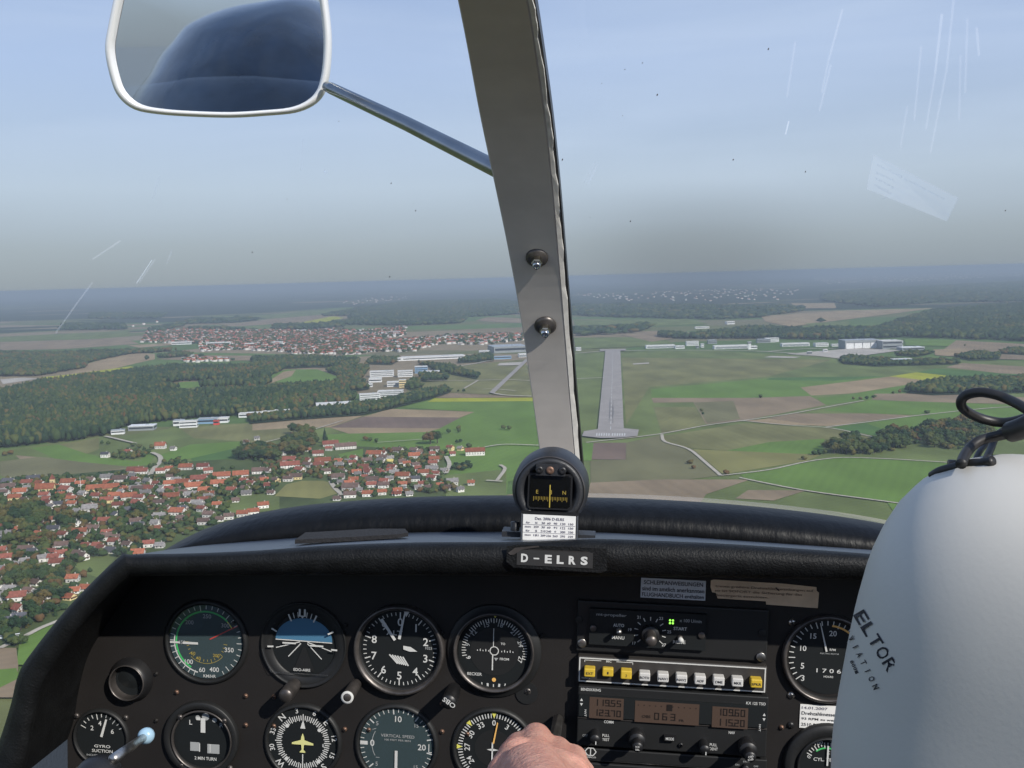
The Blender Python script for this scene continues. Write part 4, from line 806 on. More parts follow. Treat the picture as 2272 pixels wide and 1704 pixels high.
# ---- lettering
_T = {}
def tm(s, off=.012):
    if (s, off) in _T: return _T[(s, off)]
    c = bpy.data.curves.new('txt', 'FONT'); c.body = s; c.size = 1; c.resolution_u = 3; c.offset = off; o = bpy.data.objects.new('txt', c)
    me = o.to_mesh(); vs = [(v.co.x, v.co.y) for v in me.vertices]; fs = [list(p.vertices) for p in me.polygons]; o.to_mesh_clear(); bpy.data.objects.remove(o); bpy.data.curves.remove(c)
    x0 = min(v[0] for v in vs); x1 = max(v[0] for v in vs); y0 = min(v[1] for v in vs); y1 = max(v[1] for v in vs)
    # normalised to the unit box centred on zero, plus the aspect
    r = ([((v[0] - (x0 + x1) / 2) / (x1 - x0), (v[1] - (y0 + y1) / 2) / (y1 - y0)) for v in vs], fs, (x1 - x0) / (y1 - y0)); _T[(s, off)] = r; return r
class Dial:
    """marks laid on a plane facing the pilot: sketch units, clock angles"""
    def __init__(s, vx, vy, y=D, o=None):
        s.c = va(vx, vy, y); s.k = (va(vx + 5, vy, y) - va(vx - 5, vy, y)).length / 10; s.k = s.k * .5 + (va(vx, vy + 5, y) - va(vx, vy - 5, y)).length / 20
        s.o = o if o is not None else s.c; s.p = {}
    def P(s, x, y, h): return (s.c.x + x * s.k - s.o.x, s.c.y - h * .001 - s.o.y, s.c.z - y * s.k - s.o.z)
    def mb(s, key): return s.p.setdefault(key, MB())
    def pg(s, key, pts, h=1.0): s.mb(key).poly([s.P(x, y, h) for x, y in pts][::-1]); return s
    def pol(s, a, r): a = R_(a); return (math.sin(a) * r, -math.cos(a) * r)
    def tick(s, key, a, r0, r1, w, h=1.0):
        (x0, y0), (x1, y1) = s.pol(a, r0), s.pol(a, r1); n = s.pol(a + 90, w / 2)
        return s.pg(key, [(x0 - n[0], y0 - n[1]), (x1 - n[0], y1 - n[1]), (x1 + n[0], y1 + n[1]), (x0 + n[0], y0 + n[1])], h)
    def line(s, key, x0, y0, x1, y1, w, h=1.0, w2=None):
        d = math.hypot(x1 - x0, y1 - y0); nx, ny = -(y1 - y0) / d * w / 2, (x1 - x0) / d * w / 2; q = (w2 if w2 is not None else w) / w
        return s.pg(key, [(x0 - nx, y0 - ny), (x1 - nx * q, y1 - ny * q), (x1 + nx * q, y1 + ny * q), (x0 + nx, y0 + ny)], h)
    def arc(s, key, r0, r1, a0, a1, h=.9, n=24):
        for i in range(n):
            a, b_ = a0 + (a1 - a0) * i / n, a0 + (a1 - a0) * (i + 1) / n; s.pg(key, [s.pol(a, r0), s.pol(a, r1), s.pol(b_, r1), s.pol(b_, r0)], h)
        return s
    def disc(s, key, x, y, r, h=.8, n=40): return s.pg(key, [(x + r * math.sin(6.2832 * i / n), y - r * math.cos(6.2832 * i / n)) for i in range(n)], h)
    def rect(s, key, x0, y0, x1, y1, h=.8): return s.pg(key, [(x0, y0), (x1, y0), (x1, y1), (x0, y1)], h)
    def text(s, key, t, x, y, hh, w=None, rot=0, h=1.1, bold=.012):
        V, F, asp = tm(t, bold); w = w or hh * asp; a = R_(rot); c, sn = math.cos(a), math.sin(a)
        vs = [s.P(x + (u * w) * c + (v * hh) * sn, y + (u * w) * sn - (v * hh) * c, h) for u, v in V]; s.mb(key).add(vs, F); return s
    def rtext(s, key, t, a, r, hh, rot=None, w=None, h=1.1):
        x, y = s.pol(a, r); return s.text(key, t, x, y, hh, w, a if rot is None else rot, h)
    def build(s, parent, names):
        for key, m in s.p.items():
            nm, mt = names[key]; m.build(nm, mt, parent)
PM = Matrix.Rotation(R_(90), 4, 'X')                         # local z -> toward the pilot (-y)
def bezel(root, prof, k, m=BLK2, name='bezel', off=(0, 0), n=48):
    b = MB(); b.lathe([(r * k, h * .001) for r, h in prof], Matrix.Translation((off[0] * k, 0, -off[1] * k)) @ PM, n); return b.build(name, m, root)
def knobm(M, r, ln, n=20): return MB().lathe([(r * .9, 0), (r, ln * .3), (r, ln * .92), (r * .9, ln), (.0001, ln)], M, n)
NM = {'f': ('dial', FACE), 'ft': ('dial', FACET), 'w': ('markings', WHT), 'd': ('markings', GRYW), 'n': ('needle', WHT), 'y': ('yellow_marks', YEL), 'o': ('orange_marks', ORA), 'g': ('green_arc', GRN), 'r': ('red_line', REDM),
      'c': ('inner_scale', OCH), 'b': ('sky_field', BLU), 'k': ('plate', BLK2), 'm': ('metal_trim', METAL), 'p': ('paper', WHT)}
def gauge(vx, vy, R, label, prof=None, glass=False):
    d = Dial(vx, vy); r = proot('gauge', d.c, label, 'gauge', 'round flight instruments')
    bezel(r, prof or [(R * 1.03, 0), (R * 1.03, 1.2), (R * .995, 3.2), (R * .955, 4.2), (R * .925, 3.8), (R * .905, .6)], d.k)
    if glass: MB().lathe([(.0001, 3.6), (R * .9 * d.k * 1000, 3.3)], Matrix.Diagonal((.001, .001, .001, 1)) @ PM, 40).build('glass', GL, r)
    return d, r
# ---- instrument panel board
pc = va(1000, 1450, D); pan = proot('instrument_panel', pc, 'dark brown-black metal instrument panel board filling the lower picture', 'panel')
b = MB(); out_ = [(20, 1640), (60, 1480), (150, 1350), (275, 1225), (700, 1215), (1900, 1225), (2500, 1240), (2500, 2150), (-100, 2150)]
f_ = [va(x, y, D) for x, y in out_]; n = len(f_); b.add(f_ + [p + Vector((0, .004, 0)) for p in f_], [list(range(n))[::-1], list(range(n, 2 * n))] + [(i, (i + 1) % n, n + (i + 1) % n, n + i) for i in range(n)])
prt(b, 'board', PANEL, pan, pc)
def screw(vx, vy, r=5.5, m=COPPER, ph=.4, parent=pan, o=pc, y=D):
    q = va(vx, vy, y); k = q.y / 2170; M = Matrix.Translation(q - o) @ PM
    s = MB().lathe([(r * k, 0), (r * k * .95, .0012), (r * k * .5, .0022), (.00001, .0024)], M, 16).build('screw', m, parent)
    for a in (ph, ph + 1.57): MB().box((0, 0, .0022), (r * k * 1.3, r * k * .28, .0009), M @ Matrix.Rotation(a, 4, 'Z')).build('slot', BLK, s)
for x, y in [(382, 1495), (531, 1503), (592, 1505), (745, 1512), (382, 1558), (531, 1566), (592, 1568), (745, 1575), (797, 1576), (955, 1580), (955, 1520), (1010, 1585), (1168, 1585), (1170, 1668), (592, 1700), (1688, 1571)]: screw(x, y)
for x, y in [(338, 1455), (338, 1556), (505, 1345), (595, 1345), (747, 1350), (802, 1360), (955, 1365), (1012, 1365), (1172, 1372), (270, 1452)]: screw(x, y, 5, PANEL)
for x, y in [(1711, 1344), (1709, 1501)]: screw(x, y, 8.5, METAL)
screw(1708, 1566, 8, BLK); screw(1576, 1400, 11, DMET)
# ---- airspeed indicator
d, r = gauge(446, 1386, 89, 'airspeed dial with white needle pointing left and green arc, leftmost of the top row', glass=True)
d.disc('ft', 0, 0, 79, .6)
for i in range(32):
    a = -160 + i * 10; d.tick('w', a, 70 if i % 5 else 66, 78, 1.5)
d.arc('g', 63, 66.5, -150, 45); d.arc('w', 67.5, 70, -165, -80); d.arc('y', 63, 65, 45, 60)
for t, a, rr, h in [('250', 2, 55, 9), ('200', -42, 54, 9), ('300', 48, 56, 9), ('350', 106, 52, 10), ('400', 163, 61, 10), ('60', 188, 61, 10), ('100', 220, 58, 10), ('150', 266, 52, 8)]: d.rtext('w' if t in ('350', '400', '60', '100') else 'd', t, a, rr, h, rot=0)
d.text('w', 'KM/HR', 8, 73, 6.5)
for i in range(16): d.tick('c', 95 + i * 11.5, 38, 46 if i % 3 == 0 else 43, 1.2)
d.arc('c', 46, 47, 130, 225); d.text('c', '200', 22, 28, 7); d.text('c', '40', -16, 36, 7); d.text('c', '60', -28, 26, 7)
d.line('r', 8, -6, 68, -38, 2.2); d.rect('n', -78, 2, -56, 6, 1.6); d.rect('n', -50, 1.5, -17, 6.5, 1.6); d.build(r, NM)
# ---- attitude indicator
d, r = gauge(657, 1392, 88, 'attitude indicator with blue sky half, second gauge of the top row', [(92, 0), (92, 3), (90.5, 4), (89, 3), (84, 2.6), (70, 2.6), (68, 1)])
d.disc('f', 0, 0, 88, .5); d.pg('b', [(-61, -10)] + [(61 * math.sin(R_(a)), -10 - 47 * math.cos(R_(a))) for a in range(-85, 86, 8)] + [(61, -8)], 1.0)
d.line('w', -61, -9, 61, -7, 2, 1.3)
for a in (-24, -16, -8, 8, 16, 24): d.tick('w', a, 58 if abs(a) > 20 else 62, 74, 3.2 if abs(a) > 20 else 1.6, 6.5)
for a in (-62, 62, -93, 93): d.tick('w', a, 62, 75, 3.4, 6.5)
d.rect('w', -8, -80, -4, -64, 6.5); d.rect('w', 3, -80, 7, -64, 6.5); d.pg('w', [(-5, -66), (5, -66), (0, -60)], 6.5)
for x0, y0, x1, y1 in ((-8, -6, -60, 9), (8, -6, 60, 11), (-6, -3, -33, 27), (8, -3, 39, 29)): d.line('w', x0, y0, x1, y1, 2, 1.4)
d.rect('n', -45, -5, -16, -1.5, 3); d.rect('n', 14, -2, 43, 1.5, 3); d.rect('m', -67, 58, 56, 59.5, 6.4); d.line('m', -80, 30, -67, 58, 1.4, 6.4); d.line('m', -86, 10, -80, 30, 1.4, 6.4)
d.pg('k', [(-2, 5), (4, 5), (24, 57), (-22, 57)], 1.3); d.text('w', 'EDO-AIRE', 0, 50, 6, h=6.6); d.build(r, NM)
knobm(Matrix.Translation((-17 * d.k, -.004, -85 * d.k)) @ PM, 15 * d.k, .030).build('knob', DMET, r)
# ---- altimeter
d, r = gauge(864, 1401, 92, 'altimeter with numbers 0 to 9, third gauge of the top row')
bezel(r, [(97, 0), (97, 6), (95, 9), (90, 9), (86, 5)], d.k, DMET, 'ring'); d.disc('f', 0, 0, 83, .6)
for i in range(50): d.tick('w', i * 7.2, 72 if i % 5 else 66, 79, 2.4 if i % 5 == 0 else 1.6)
for i, t in enumerate('0123456789'): d.rtext('w', t, i * 36, 58, 17, rot=0)
d.text('w', 'ALT', -12, -34, 10, 34); d.line('n', -40, -63, -10, -19, 6, 2.2); d.line('n', 11, -82, -1, -22, 2.5, 2.4, 6); d.pg('n', [(8, -82), (20, -82), (13, -70)], 2.2)
d.pg('n', [(8, -8), (24, -6), (38, 3), (22, 4), (8, 0)], 2); d.text('d', '1025', 62, -5, 6)
for i in range(6): q = i * 7.2; d.line('w', -22 + q * .80, 17 + q * .1 - 4, -4 + q * .8 * .8, 40 + q * .1 - 8, 3.0, 1.2)
d.build(r, NM); kn = knobm(Matrix.Translation((-92 * d.k, -.003, -81 * d.k)) @ PM, 13 * d.k, .034); kn.build('knob', DMET, r)
MB().lathe([(8.5, 34.4), (13, 34.6), (13, 33)], Matrix.Translation((-92 * d.k, -.003, -81 * d.k)) @ PM @ Matrix.Diagonal((d.k, d.k, .001, 1)), 24).build('knob_rim', WHT, r)
# ---- course deviation indicator
d, r = gauge(1068, 1405, 86, 'course deviation dial with vertical needle and small knob marked OBS, rightmost of the top row', [(101, 0), (101, 2), (99, 3), (87, 3), (86, 8), (82, 8), (79, 1)])
bezel(r, [(86, 3), (86, 8.5), (83, 9), (79, 6)], d.k, DMET, 'ring'); d.disc('f', 2, 3, 80, .5); d.disc('k', 0, 2, 52, .8)
for i in range(72):
    a = i * 5 - 2
    if -105 < (a + 180) % 360 - 180 < 108: d.tick('w', a, 62 if i % 2 else 60, 70, 1.6)
for t, a in (('15', -18), ('18', 12), ('21', 44), ('24', 72), ('12', -50), ('9', -80), ('6', -108), ('27', 106)): d.rtext('d' if a not in (106, -108) else 'w', t, a, 58, 10)
d.pg('y', [(-4, -78), (5, -78), (0, -71)]); d.arc('w', 8, 10, 0, 360, 1.5); d.line('n', -2, -49, -2, -8, 1.6, 1.8); d.line('n', -3, 8, -3, 42, 2.6, 1.8)
for x in (-36, -30, -24, -18, -12, 16, 22, 28, 34, 40): d.rect('w', x - .8, -3 if x % 4 else -1, x + .8, 2, 1.5)
d.text('w', 'TO', 18, -16, 5); d.text('w', 'FROM', 22, 17, 5.5); d.pg('d', [(0, 15), (9, 15), (4, 22)], 1.4); d.text('w', 'BECKER', -41, 53, 6.5); d.disc('o', 1, 63, 4.4, 1.4)
for x in (-24, -12, 0, 12, 24): d.line('w', x, 82 - abs(x) * .12, x * 1.05, 73 - abs(x) * .12, 2 if abs(x) != 12 else 4)
d.build(r, NM); MB().lathe([(.0001, 3.6), (24 * 1, 3.6), (24, 1), (24, 0)], Matrix.Translation((72 * d.k, 0, -88 * d.k)) @ PM @ Matrix.Diagonal((d.k, d.k, .0004, 1)), 24, False).build('mounting_lug', BLK2, r)
screw(1140, 1493, 9, DMET)
KM = Matrix.Translation((-84 * d.k, -.002, -88 * d.k)) @ PM; kn = knobm(KM, 16 * d.k, .034).build('knob', BLK, r)
e = Dial(1068, 1405); e.text('w', 'OBS', -83, 88, 10, 29, rot=213, h=36.6); e.p['w'].build('knob_lettering', WHT, kn)
# ---- turn coordinator
d, r = gauge(437, 1593, 78, 'turn and slip indicator with white vertical needle, leftmost big gauge of the lower row', [(80, 0), (80, 5), (78, 6), (66, 6), (64, 4), (62, 1)])
d.disc('f', 3, 3, 64, .6); bezel(r, [(65, 5.5), (65, 7), (62, 7), (61, 4)], d.k, DMET, 'ring', (3, 2))
d.rect('n', -2, -43, 8, -12, 1.8); d.rect('w', -12, -44, -3, -38, 1.4); d.disc('d', 8, -46, 8, 1.1, 16); d.disc('d', 27, -40, 5, 1.1, 16); d.disc('d', -9, -43, 5, 1.1, 16)
d.text('w', 'L', -24, -32, 10); d.text('d', 'R', 42, -30, 9); d.rect('d', -25, 10, -5, 29, 1.2); d.rect('d', 12, 12, 38, 32, 1.2); d.rect('w', -5.5, 12, -3.5, 30, 1.4); d.rect('w', 17, 12, 19, 30, 1.4); d.text('w', '2 MIN TURN', 8, 44, 7, 47); d.build(r, NM)
for a, c_ in ((-48, -44), (48, -36), (-45, 60), (60, 66)): screw(437 + a, 1593 + c_, 7, DMET, .5, r, d.c, D - .005)
# ---- heading indicator
d, r = gauge(655, 1602, 82, 'heading indicator with compass rose and small yellow aeroplane, second big gauge of the lower row')
d.disc('f', 0, 0, 78, .6)
for i in range(72): d.tick('w', i * 5, 47 if i % 2 else 45, 57 if i % 6 else 60, 2)
for t, a in (('3', -12), ('6', 21), ('E', 48), ('12', 80), ('15', 112), ('S', 138), ('N', -42), ('33', -73), ('30', -103), ('W', -135)): d.rtext('w', t, a, 68, 11 if t not in 'NSEW' else 14)
for x, y in ((-34, -33), (35, -28), (-35, 38), (34, 40)): d.disc('w', x, y, 4, 1.2, 14)
d.pg('w', [(-6, -29), (5, -29), (0, -49)]); d.rect('w', -1, 26, 1, 62, 1.4); d.rect('w', 42, 2, 44, 8)
AP = [(0, -20), (3, -12), (4, -5), (23, 1), (23, 5), (3, 5), (2, 16), (6, 20), (6, 22), (-6, 22), (-6, 20), (-2, 16), (-3, 5), (-23, 5), (-23, 1), (-4, -5), (-3, -12)]
d.pg('y', AP, 2); d.build(r, {**NM, 'y': ('aeroplane_symbol', mat('pale_yellow', (.62, .6, .25), .6))})
# ---- vertical speed
d, r = gauge(857, 1608, 88, 'vertical speed dial with teal face, third big gauge of the lower row', glass=True)
d.disc('ft', 0, 0, 79, .6)
for i in range(-20, 21):
    a = -90 + i * 8.4; d.tick('w', a, 66 if i % 5 == 0 else 70, 78, 2.6 if i % 5 == 0 else 1.6)
for t, x, y, h in (('10', 3, -56, 13), ('0', -52, -1, 14), ('20', 54, 2, 13), ('5', -42, -44, 9), ('15', 42, -44, 8), ('15', 42, 46, 8), ('5', -42, 44, 9)): d.text('w' if h > 9 else 'd', t, x, y, h)
d.rect('w', -78, -4, -62, 4); d.line('w', 69, -6, 69, 12, 1.8); d.line('w', 69, 12, 76, 12, 1.8); d.text('d', 'VERTICAL SPEED', 2, -19, 6.5, 72); d.text('d', '100 FEET PER MIN', 2, -10, 4, 56)
d.line('d', -52, -30, -44, -33, 1.2); d.line('d', -44, 30, -36, 30, 1.2); d.arc('d', 52, 53.4, -120, -60); d.rect('n', -3, 12, 3, 74, 2); d.build(r, NM)
# ---- ADF
d, r = gauge(1066, 1616, 88, 'radio compass dial with thin orange needle, partly behind the hand')
d.disc('f', 0, 0, 80, .6); d.disc('k', 0, 0, 40, .8)
for i in range(72): d.tick('w', i * 5, 66, 76, 1.8 if i % 2 else 2.4)
for t, a in (('0', 0), ('3', 30), ('6', 60), ('33', -30), ('30', -60), ('27', -90), ('24', -120)): d.rtext('w', t, a, 56, 12)
for a in (0, -45, -90): x, y = d.pol(a, 78); q, w_ = d.pol(a - 90, 5), d.pol(a, 66); d.pg('y', [(x + q[0], y + q[1]), w_, (x - q[0], y - q[1])], 1.4)
d.line('o', 8, -58, 0, -12, 2.4, 2.4, 3.4); d.line('n', -2, -14, -2, 40, 3, 2.2); d.pg('n', [(-14, 2), (-2, -1), (12, 2), (-2, 5)], 2.2); d.build(r, {**NM, 'o': ('needle', ORA), 'n': ('aeroplane_symbol', WHT)})
# ---- suction gauge, air vent, lever
d, r = gauge(220, 1592, 60, 'small suction gauge numbered 2 4 6 at lower left')
d.disc('f', 0, 0, 54, .6)
for i in range(11): d.tick('w' if i < 6 else 'd', -62 + i * 12.5, 43 if i % 4 else 38, 50, 1.8)
d.text('w', '2', -20, -19, 10); d.text('w', '4', -3, -30, 10); d.text('w', '6', 24, -14, 10); d.line('n', 1, -2, 12, -40, 5.5, 2.2, 4); d.text('w', 'GYRO', 2, 19, 6, 35); d.text('w', 'SUCTION', 2, 29, 6.5, 45); d.text('d', 'INCHES OF MERCURY', 2, 39, 4, 68); d.build(r, NM)
for a, c_ in ((166, 1546), (272, 1550), (168, 1661), (276, 1668)): screw(a, c_, 6.5, DMET, .6)
vc = va(284, 1467, D); vr = proot('air_vent', vc, 'round black air vent with shiny rim at the left of the panel', 'air vent'); k = vc.y / 2170
MB().lathe([(52 * k, 0), (52 * k, .002), (46 * k, .006), (44 * k, .010), (40 * k, .011)], PM, 40).build('collar', BLK, vr)
MB().lathe([(41.5 * k, .009), (41.5 * k, .012), (39.5 * k, .012), (39 * k, .009), (37 * k, -.004)], PM, 40).build('rim', DMET, vr)
MB().lathe([(38 * k, .0005), (.0001, .0006)], PM, 28).build('duct', FACE, vr); MB().lathe([(30 * k, .001), (10 * k, .003), (.0001, .0035)], PM @ Matrix.Rotation(.15, 4, 'X'), 28).build('flap', FACE, vr)
bc = va(318, 1588, .80); lv = proot('control_lever', bc, 'dark round grip and grey rod with pale blue ball end at lower left', 'lever')
q0 = va(312, 1592, .80) - bc; q1 = va(245, 1640, .72) - bc
MB().tube([q0, q1], [.0035, .0042], 14).build('rod', METAL, lv); MB().lathe([(.0045, -.004), (.0068, -.0015), (.0068, .002), (.0035, .005), (.0001, .005)], Matrix.Translation(q0 * .3) @ (q1 - q0).to_track_quat('Z', 'Y').to_matrix().to_4x4(), 24).build('ball_end', mat('pale_blue_plastic', (.32, .48, .60), .3), lv)
MB().ball(va(213, 1672, .72) - bc, (.0175, .0175, .0135), None, 28, 18).build('grip', BLK, lv)
# ---- engine gauges right of the radios
d, r = gauge(1787, 1421, 94, 'engine speed dial numbered 3 to 20 beside the white ear cup')
d.disc('f', 0, 0, 80, .6); bezel(r, [(97, 0), (97, 5), (94, 7), (90, 7), (87, 4)], d.k, DMET, 'ring')
for i in range(26): d.tick('w', -128 + i * 9, 68 if i % 4 == 0 else 72, 82, 2.0)
for t, x, y, h in (('3', -50, 47, 13), ('5', -52, 20, 13), ('10', -52, -19, 12), ('15', -32, -47, 12), ('20', 9, -55, 12), ('25', 47, -34, 12)): d.text('w', t, x, y, h)
d.arc('o', 70, 74, 5, 60, 1.3); d.line('n', -19, -77, -3, -15, 1.6, 2.2, 4); d.text('w', 'RPM', 10, -19, 5); d.text('d', 'ELECTRIC MOTOR', 4, -10, 3, 40); d.text('w', '1 7 0 6', 4, 28, 9, 52); d.text('w', 'HOURS', 4, 41, 4.5); d.build(r, NM)
d, r = gauge(1785, 1650, 64, 'cylinder temperature gauge at the bottom right below the paper note', [(66, 0), (66, 8), (65, 10), (62, 10), (59, 5), (57, 1)])
d.disc('f', 0, 0, 58, .6)
for i in range(15): d.tick('w' if i < 9 else 'r', -62 + i * 9, 36 if i % 3 == 0 else 40, 48, 2.2)
d.arc('g', 34, 37.5, -40, 24); d.arc('r', 34, 37.5, 26, 48); d.text('w', '100', -19, -47, 8, 17, rot=-14, h=2); d.text('d', '200', 14, -49, 8, 19); d.text('w', '0', -38, -14, 8, rot=-50); d.text('w', 'CYL. TEMP.', 0, -10, 7.5, 56); d.text('w', 'C', 3, -26, 7); d.line('n', 1, -42, 1, 2, 3.6, 2.4); d.text('w', '350', 38, -8, 7, rot=60); d.build(r, NM)
MB().lathe([(92, 0), (92, 5), (88, 7), (60, 7), (60, 0)], PM @ Matrix.Diagonal((d.k, d.k, .001, 1)), 40).build('mounting_plate', BLK2, r)
# ---- paper notes on the panel
def sheet(vx0, vy0, vx1, vy1, y, m, name, label, cat, th=.0006, corner=0):
    c = va((vx0 + vx1) / 2, (vy0 + vy1) / 2, y); r = proot(name, c, label, cat); k = Dial((vx0 + vx1) / 2, (vy0 + vy1) / 2, y, c)
    w_, h_ = (vx1 - vx0) / 2, (vy1 - vy0) / 2; MB().box((0, -th / 2, 0), (w_ * 2 * k.k, th, h_ * 2 * k.k)).build('sheet', m, r); return k, r
PAPER = mat('white_paper', (.72, .71, .68), .8, var=.06, scale=60, spec=.2); INK = mat('ink', (.02, .02, .025), .8); INKB = mat('faded_ink', (.13, .12, .16), .8)
TN = {'i': ('lettering', INK), 'j': ('lettering', INKB), 'w': ('lettering', WHT)}
k, r = sheet(1729, 1524, 1860, 1576, D - .0005, PAPER, 'paper_note', 'white typed paper note dated 2007 above the temperature gauge', 'note')
for t, y, h in (('14.01.2007', -19, 6), ('Drehzahlmesser', -7, 7.5), ('93 RPM zu wenig', 6, 7), ('2510 RPM = 2600', 18, 7)): w_ = len(t) * 5.4; k.text('i' if y > -10 else 'j', t, -62 + w_ / 2, y, h, w_, h=.9)
k.build(r, TN)
k, r = sheet(1385, 1251, 1523, 1294, D - .0005, mat('label_grey', (.55, .57, .60), .6, spec=.3), 'label', 'grey plastic label with three lines of German text under the glareshield', 'label')
k.text('i', 'SCHLEPPANWEISUNGEN', 0, -13, 9, 126, h=.9).text('i', 'sind im amtlich anerkannten', 0, 1, 9.5, 132, h=.9).text('i', 'FLUGHANDBUCH enthalten', 0, 14, 9, 132, h=.9); k.build(r, TN)
c = va(1648, 1284, D); r = proot('tape_label', c, 'torn beige tape label with faded typing under the glareshield', 'label'); k = Dial(1648, 1284, D - .0004, c)
k.pg('t', [(-112, -25), (-106, -27), (40, -26), (112, -22), (113, -14), (118, -10), (117, 24), (8, 22), (7, 15), (-96, 14), (-100, 2), (-108, 1), (-112, -10)], 0)
k.text('j', 'treten größere Drehzahlschwankungen auf', 2, -13, 7, 208, h=.6).text('j', 'so ist SOFORT die Sicherung für das', -10, -3, 7, 185, h=.6).text('j', 'Steuergerät auszulösen.', -44, 7, 6.5, 112, h=.6); k.line('x', 26, -17, 34, -10, 2.4, .9)
k.build(r, {'t': ('tape', mat('beige_tape', (.62, .46, .31), .7, var=.12, scale=50)), 'j': ('lettering', mat('faded_type', (.2, .14, .1), .8)), 'x': ('tear', INK)})
# ---- radio stack: every box a thing
def unit(vx0, vy0, vx1, vy1, th, label, name='radio_unit', m=BLK2, cat='radio'):
    c = va((vx0 + vx1) / 2, (vy0 + vy1) / 2, D); r = proot(name, c, label, cat); k = Dial((vx0 + vx1) / 2, (vy0 + vy1) / 2, D, c)
    b = MB(); w_, h_ = (vx1 - vx0) * k.k, (vy1 - vy0) * k.k; b.box((0, -th / 2, 0), (w_, th, h_)); o = b.build('front_plate', m, r)
    bv = o.modifiers.new('b', 'BEVEL'); bv.width = .0012; bv.segments = 2; return k, r, ((vx0 + vx1) / 2, (vy0 + vy1) / 2)
def knob_at(k, r, x, y, rad, ln, base, m=BLK, name='knob', steps=1):
    M = Matrix.Translation((x * k.k, -base, -y * k.k)) @ PM; q = knobm(M, rad * k.k, ln); o = q.build(name, m, r)
    if steps == 2: knobm(Matrix.Translation((x * k.k, -base - ln, -y * k.k)) @ PM, rad * .62 * k.k, ln * .8).build('inner_knob', m, o)
    return o
RL = {'w': ('lettering', WHT), 'y': ('yellow_marks', YEL), 'm': ('edge_line', METAL), 'l': ('display', mat('lcd_brown', (.075, .05, .038), .35, spec=.5)), 's': ('digits', mat('lcd_digit', (.012, .009, .008), .5)), 'd': ('lettering', GRYW), 'g': ('indicator_lamp', mat('green_lamp', (.2, .8, .1), .4, emit=(.35, 1, .1, 1.6))), 'f': ('inset', FACE)}
k, r, (ox, oy) = unit(1248, 1303, 1652, 1414, .006, 'black mounting plate carrying the propeller control at the top of the radio stack', 'propeller_control_panel', BLK2, 'control panel')
X = lambda x: x - ox
Y = lambda y: y - oy
MB().box((X(1398) * k.k, -.0085, -Y(1355) * k.k), (246 * k.k, .005, 78 * k.k)).build('inset_plate', FACE, r)
H1 = 11.4
k.text('d', 'mt-propeller', X(1321), Y(1328), 8, 64, h=H1).text('d', 'x 100 U/min', X(1488), Y(1331), 7, 46, h=H1).text('w', 'AUTO', X(1337), Y(1349), 7, 23, h=H1).text('w', 'MANU', X(1337), Y(1376), 7, 26, h=H1).text('w', 'START', X(1467), Y(1349), 7, 28, h=H1).text('w', 'REISE', X(1466), Y(1378), 7, 26, h=H1)
for t, x, y in (('21', 1379, 1329), ('23', 1426, 1329), ('19', 1361, 1357), ('25', 1444, 1357), ('17', 1371, 1386), ('27', 1434, 1386)): k.text('w', t, X(x), Y(y), 6.5, h=H1)
for i in range(11): a = R_(-130 + i * 26); k.line('w', X(1404) + math.sin(a) * 26, Y(1361) - math.cos(a) * 26, X(1404) + math.sin(a) * 34, Y(1361) - math.cos(a) * 34, 1.8, H1)
for dx in (-3, 3):
    for dy in (-3, 3): k.disc('g', X(1448) + dx, Y(1335) + dy, 2.3, H1, 10)
k.build(r, RL); knob_at(k, r, X(1404), Y(1361), 19, .008, .011); knob_at(k, r, X(1404), Y(1361), 12, .026, .011, DMET)
for x, y in ((1338, 1358), (1467, 1368)): o = knob_at(k, r, X(x), Y(y), 6, .004, .011, DMET, 'switch_nut'); MB().tube([(X(x) * k.k, -.014, -Y(y) * k.k), (X(x) * k.k, -.024, -Y(y - 3) * k.k)], [.0018, .0026], 10).build('switch_lever', METAL if x < 1400 else WHT, o)
for x, y in ((1260, 1395), (1639, 1403)): knob_at(k, r, X(x), Y(y), 9.5, .0025, .006, METAL, 'screw')
for x, y in ((1283, 1358), (1512, 1360)): knob_at(k, r, X(x), Y(y), 7, .002, .011, DMET, 'screw')
for x, y in ((1252, 1345), (1640, 1352)): knob_at(k, r, X(x), Y(y), 8, .0012, .006, BLK2, 'screw')
k, r, (ox, oy) = unit(1250, 1420, 1648, 1478, .010, 'audio selector with a row of ten yellow and white push buttons', 'audio_panel', mat('panel_grey_brown', (.035, .032, .03), .5), 'audio panel')
w_, h_ = 392 / 2, 53 / 2
for a, b_, c_, d_ in ((-w_, -h_, w_, -h_ + 2.6), (-w_, h_ - 2.6, w_, h_), (-w_, -h_ + 2.6, -w_ + 2.6, h_ - 2.6), (w_ - 2.6, -h_ + 2.6, w_, h_ - 2.6)): k.rect('w', a, b_, c_, d_, 10.5)
k.text('w', 'MIC', X(1316), Y(1428), 5, h=10.6); k.rect('w', X(1264), Y(1427), X(1300), Y(1428.4), 10.6); k.rect('w', X(1332), Y(1427), X(1367), Y(1428.4), 10.6); k.rect('w', X(1264), Y(1427), X(1265.4), Y(1432), 10.6); k.rect('w', X(1366), Y(1427), X(1367.4), Y(1432), 10.6); k.text('w', 'NARCO', X(1268), Y(1467), 3, 17, h=10.6)
k.build(r, {**RL, 'w': ('white_border', WHT)})
YB = mat('yellow_button', (.58, .40, .04), .45); WB = mat('white_button', (.56, .55, .53), .45)
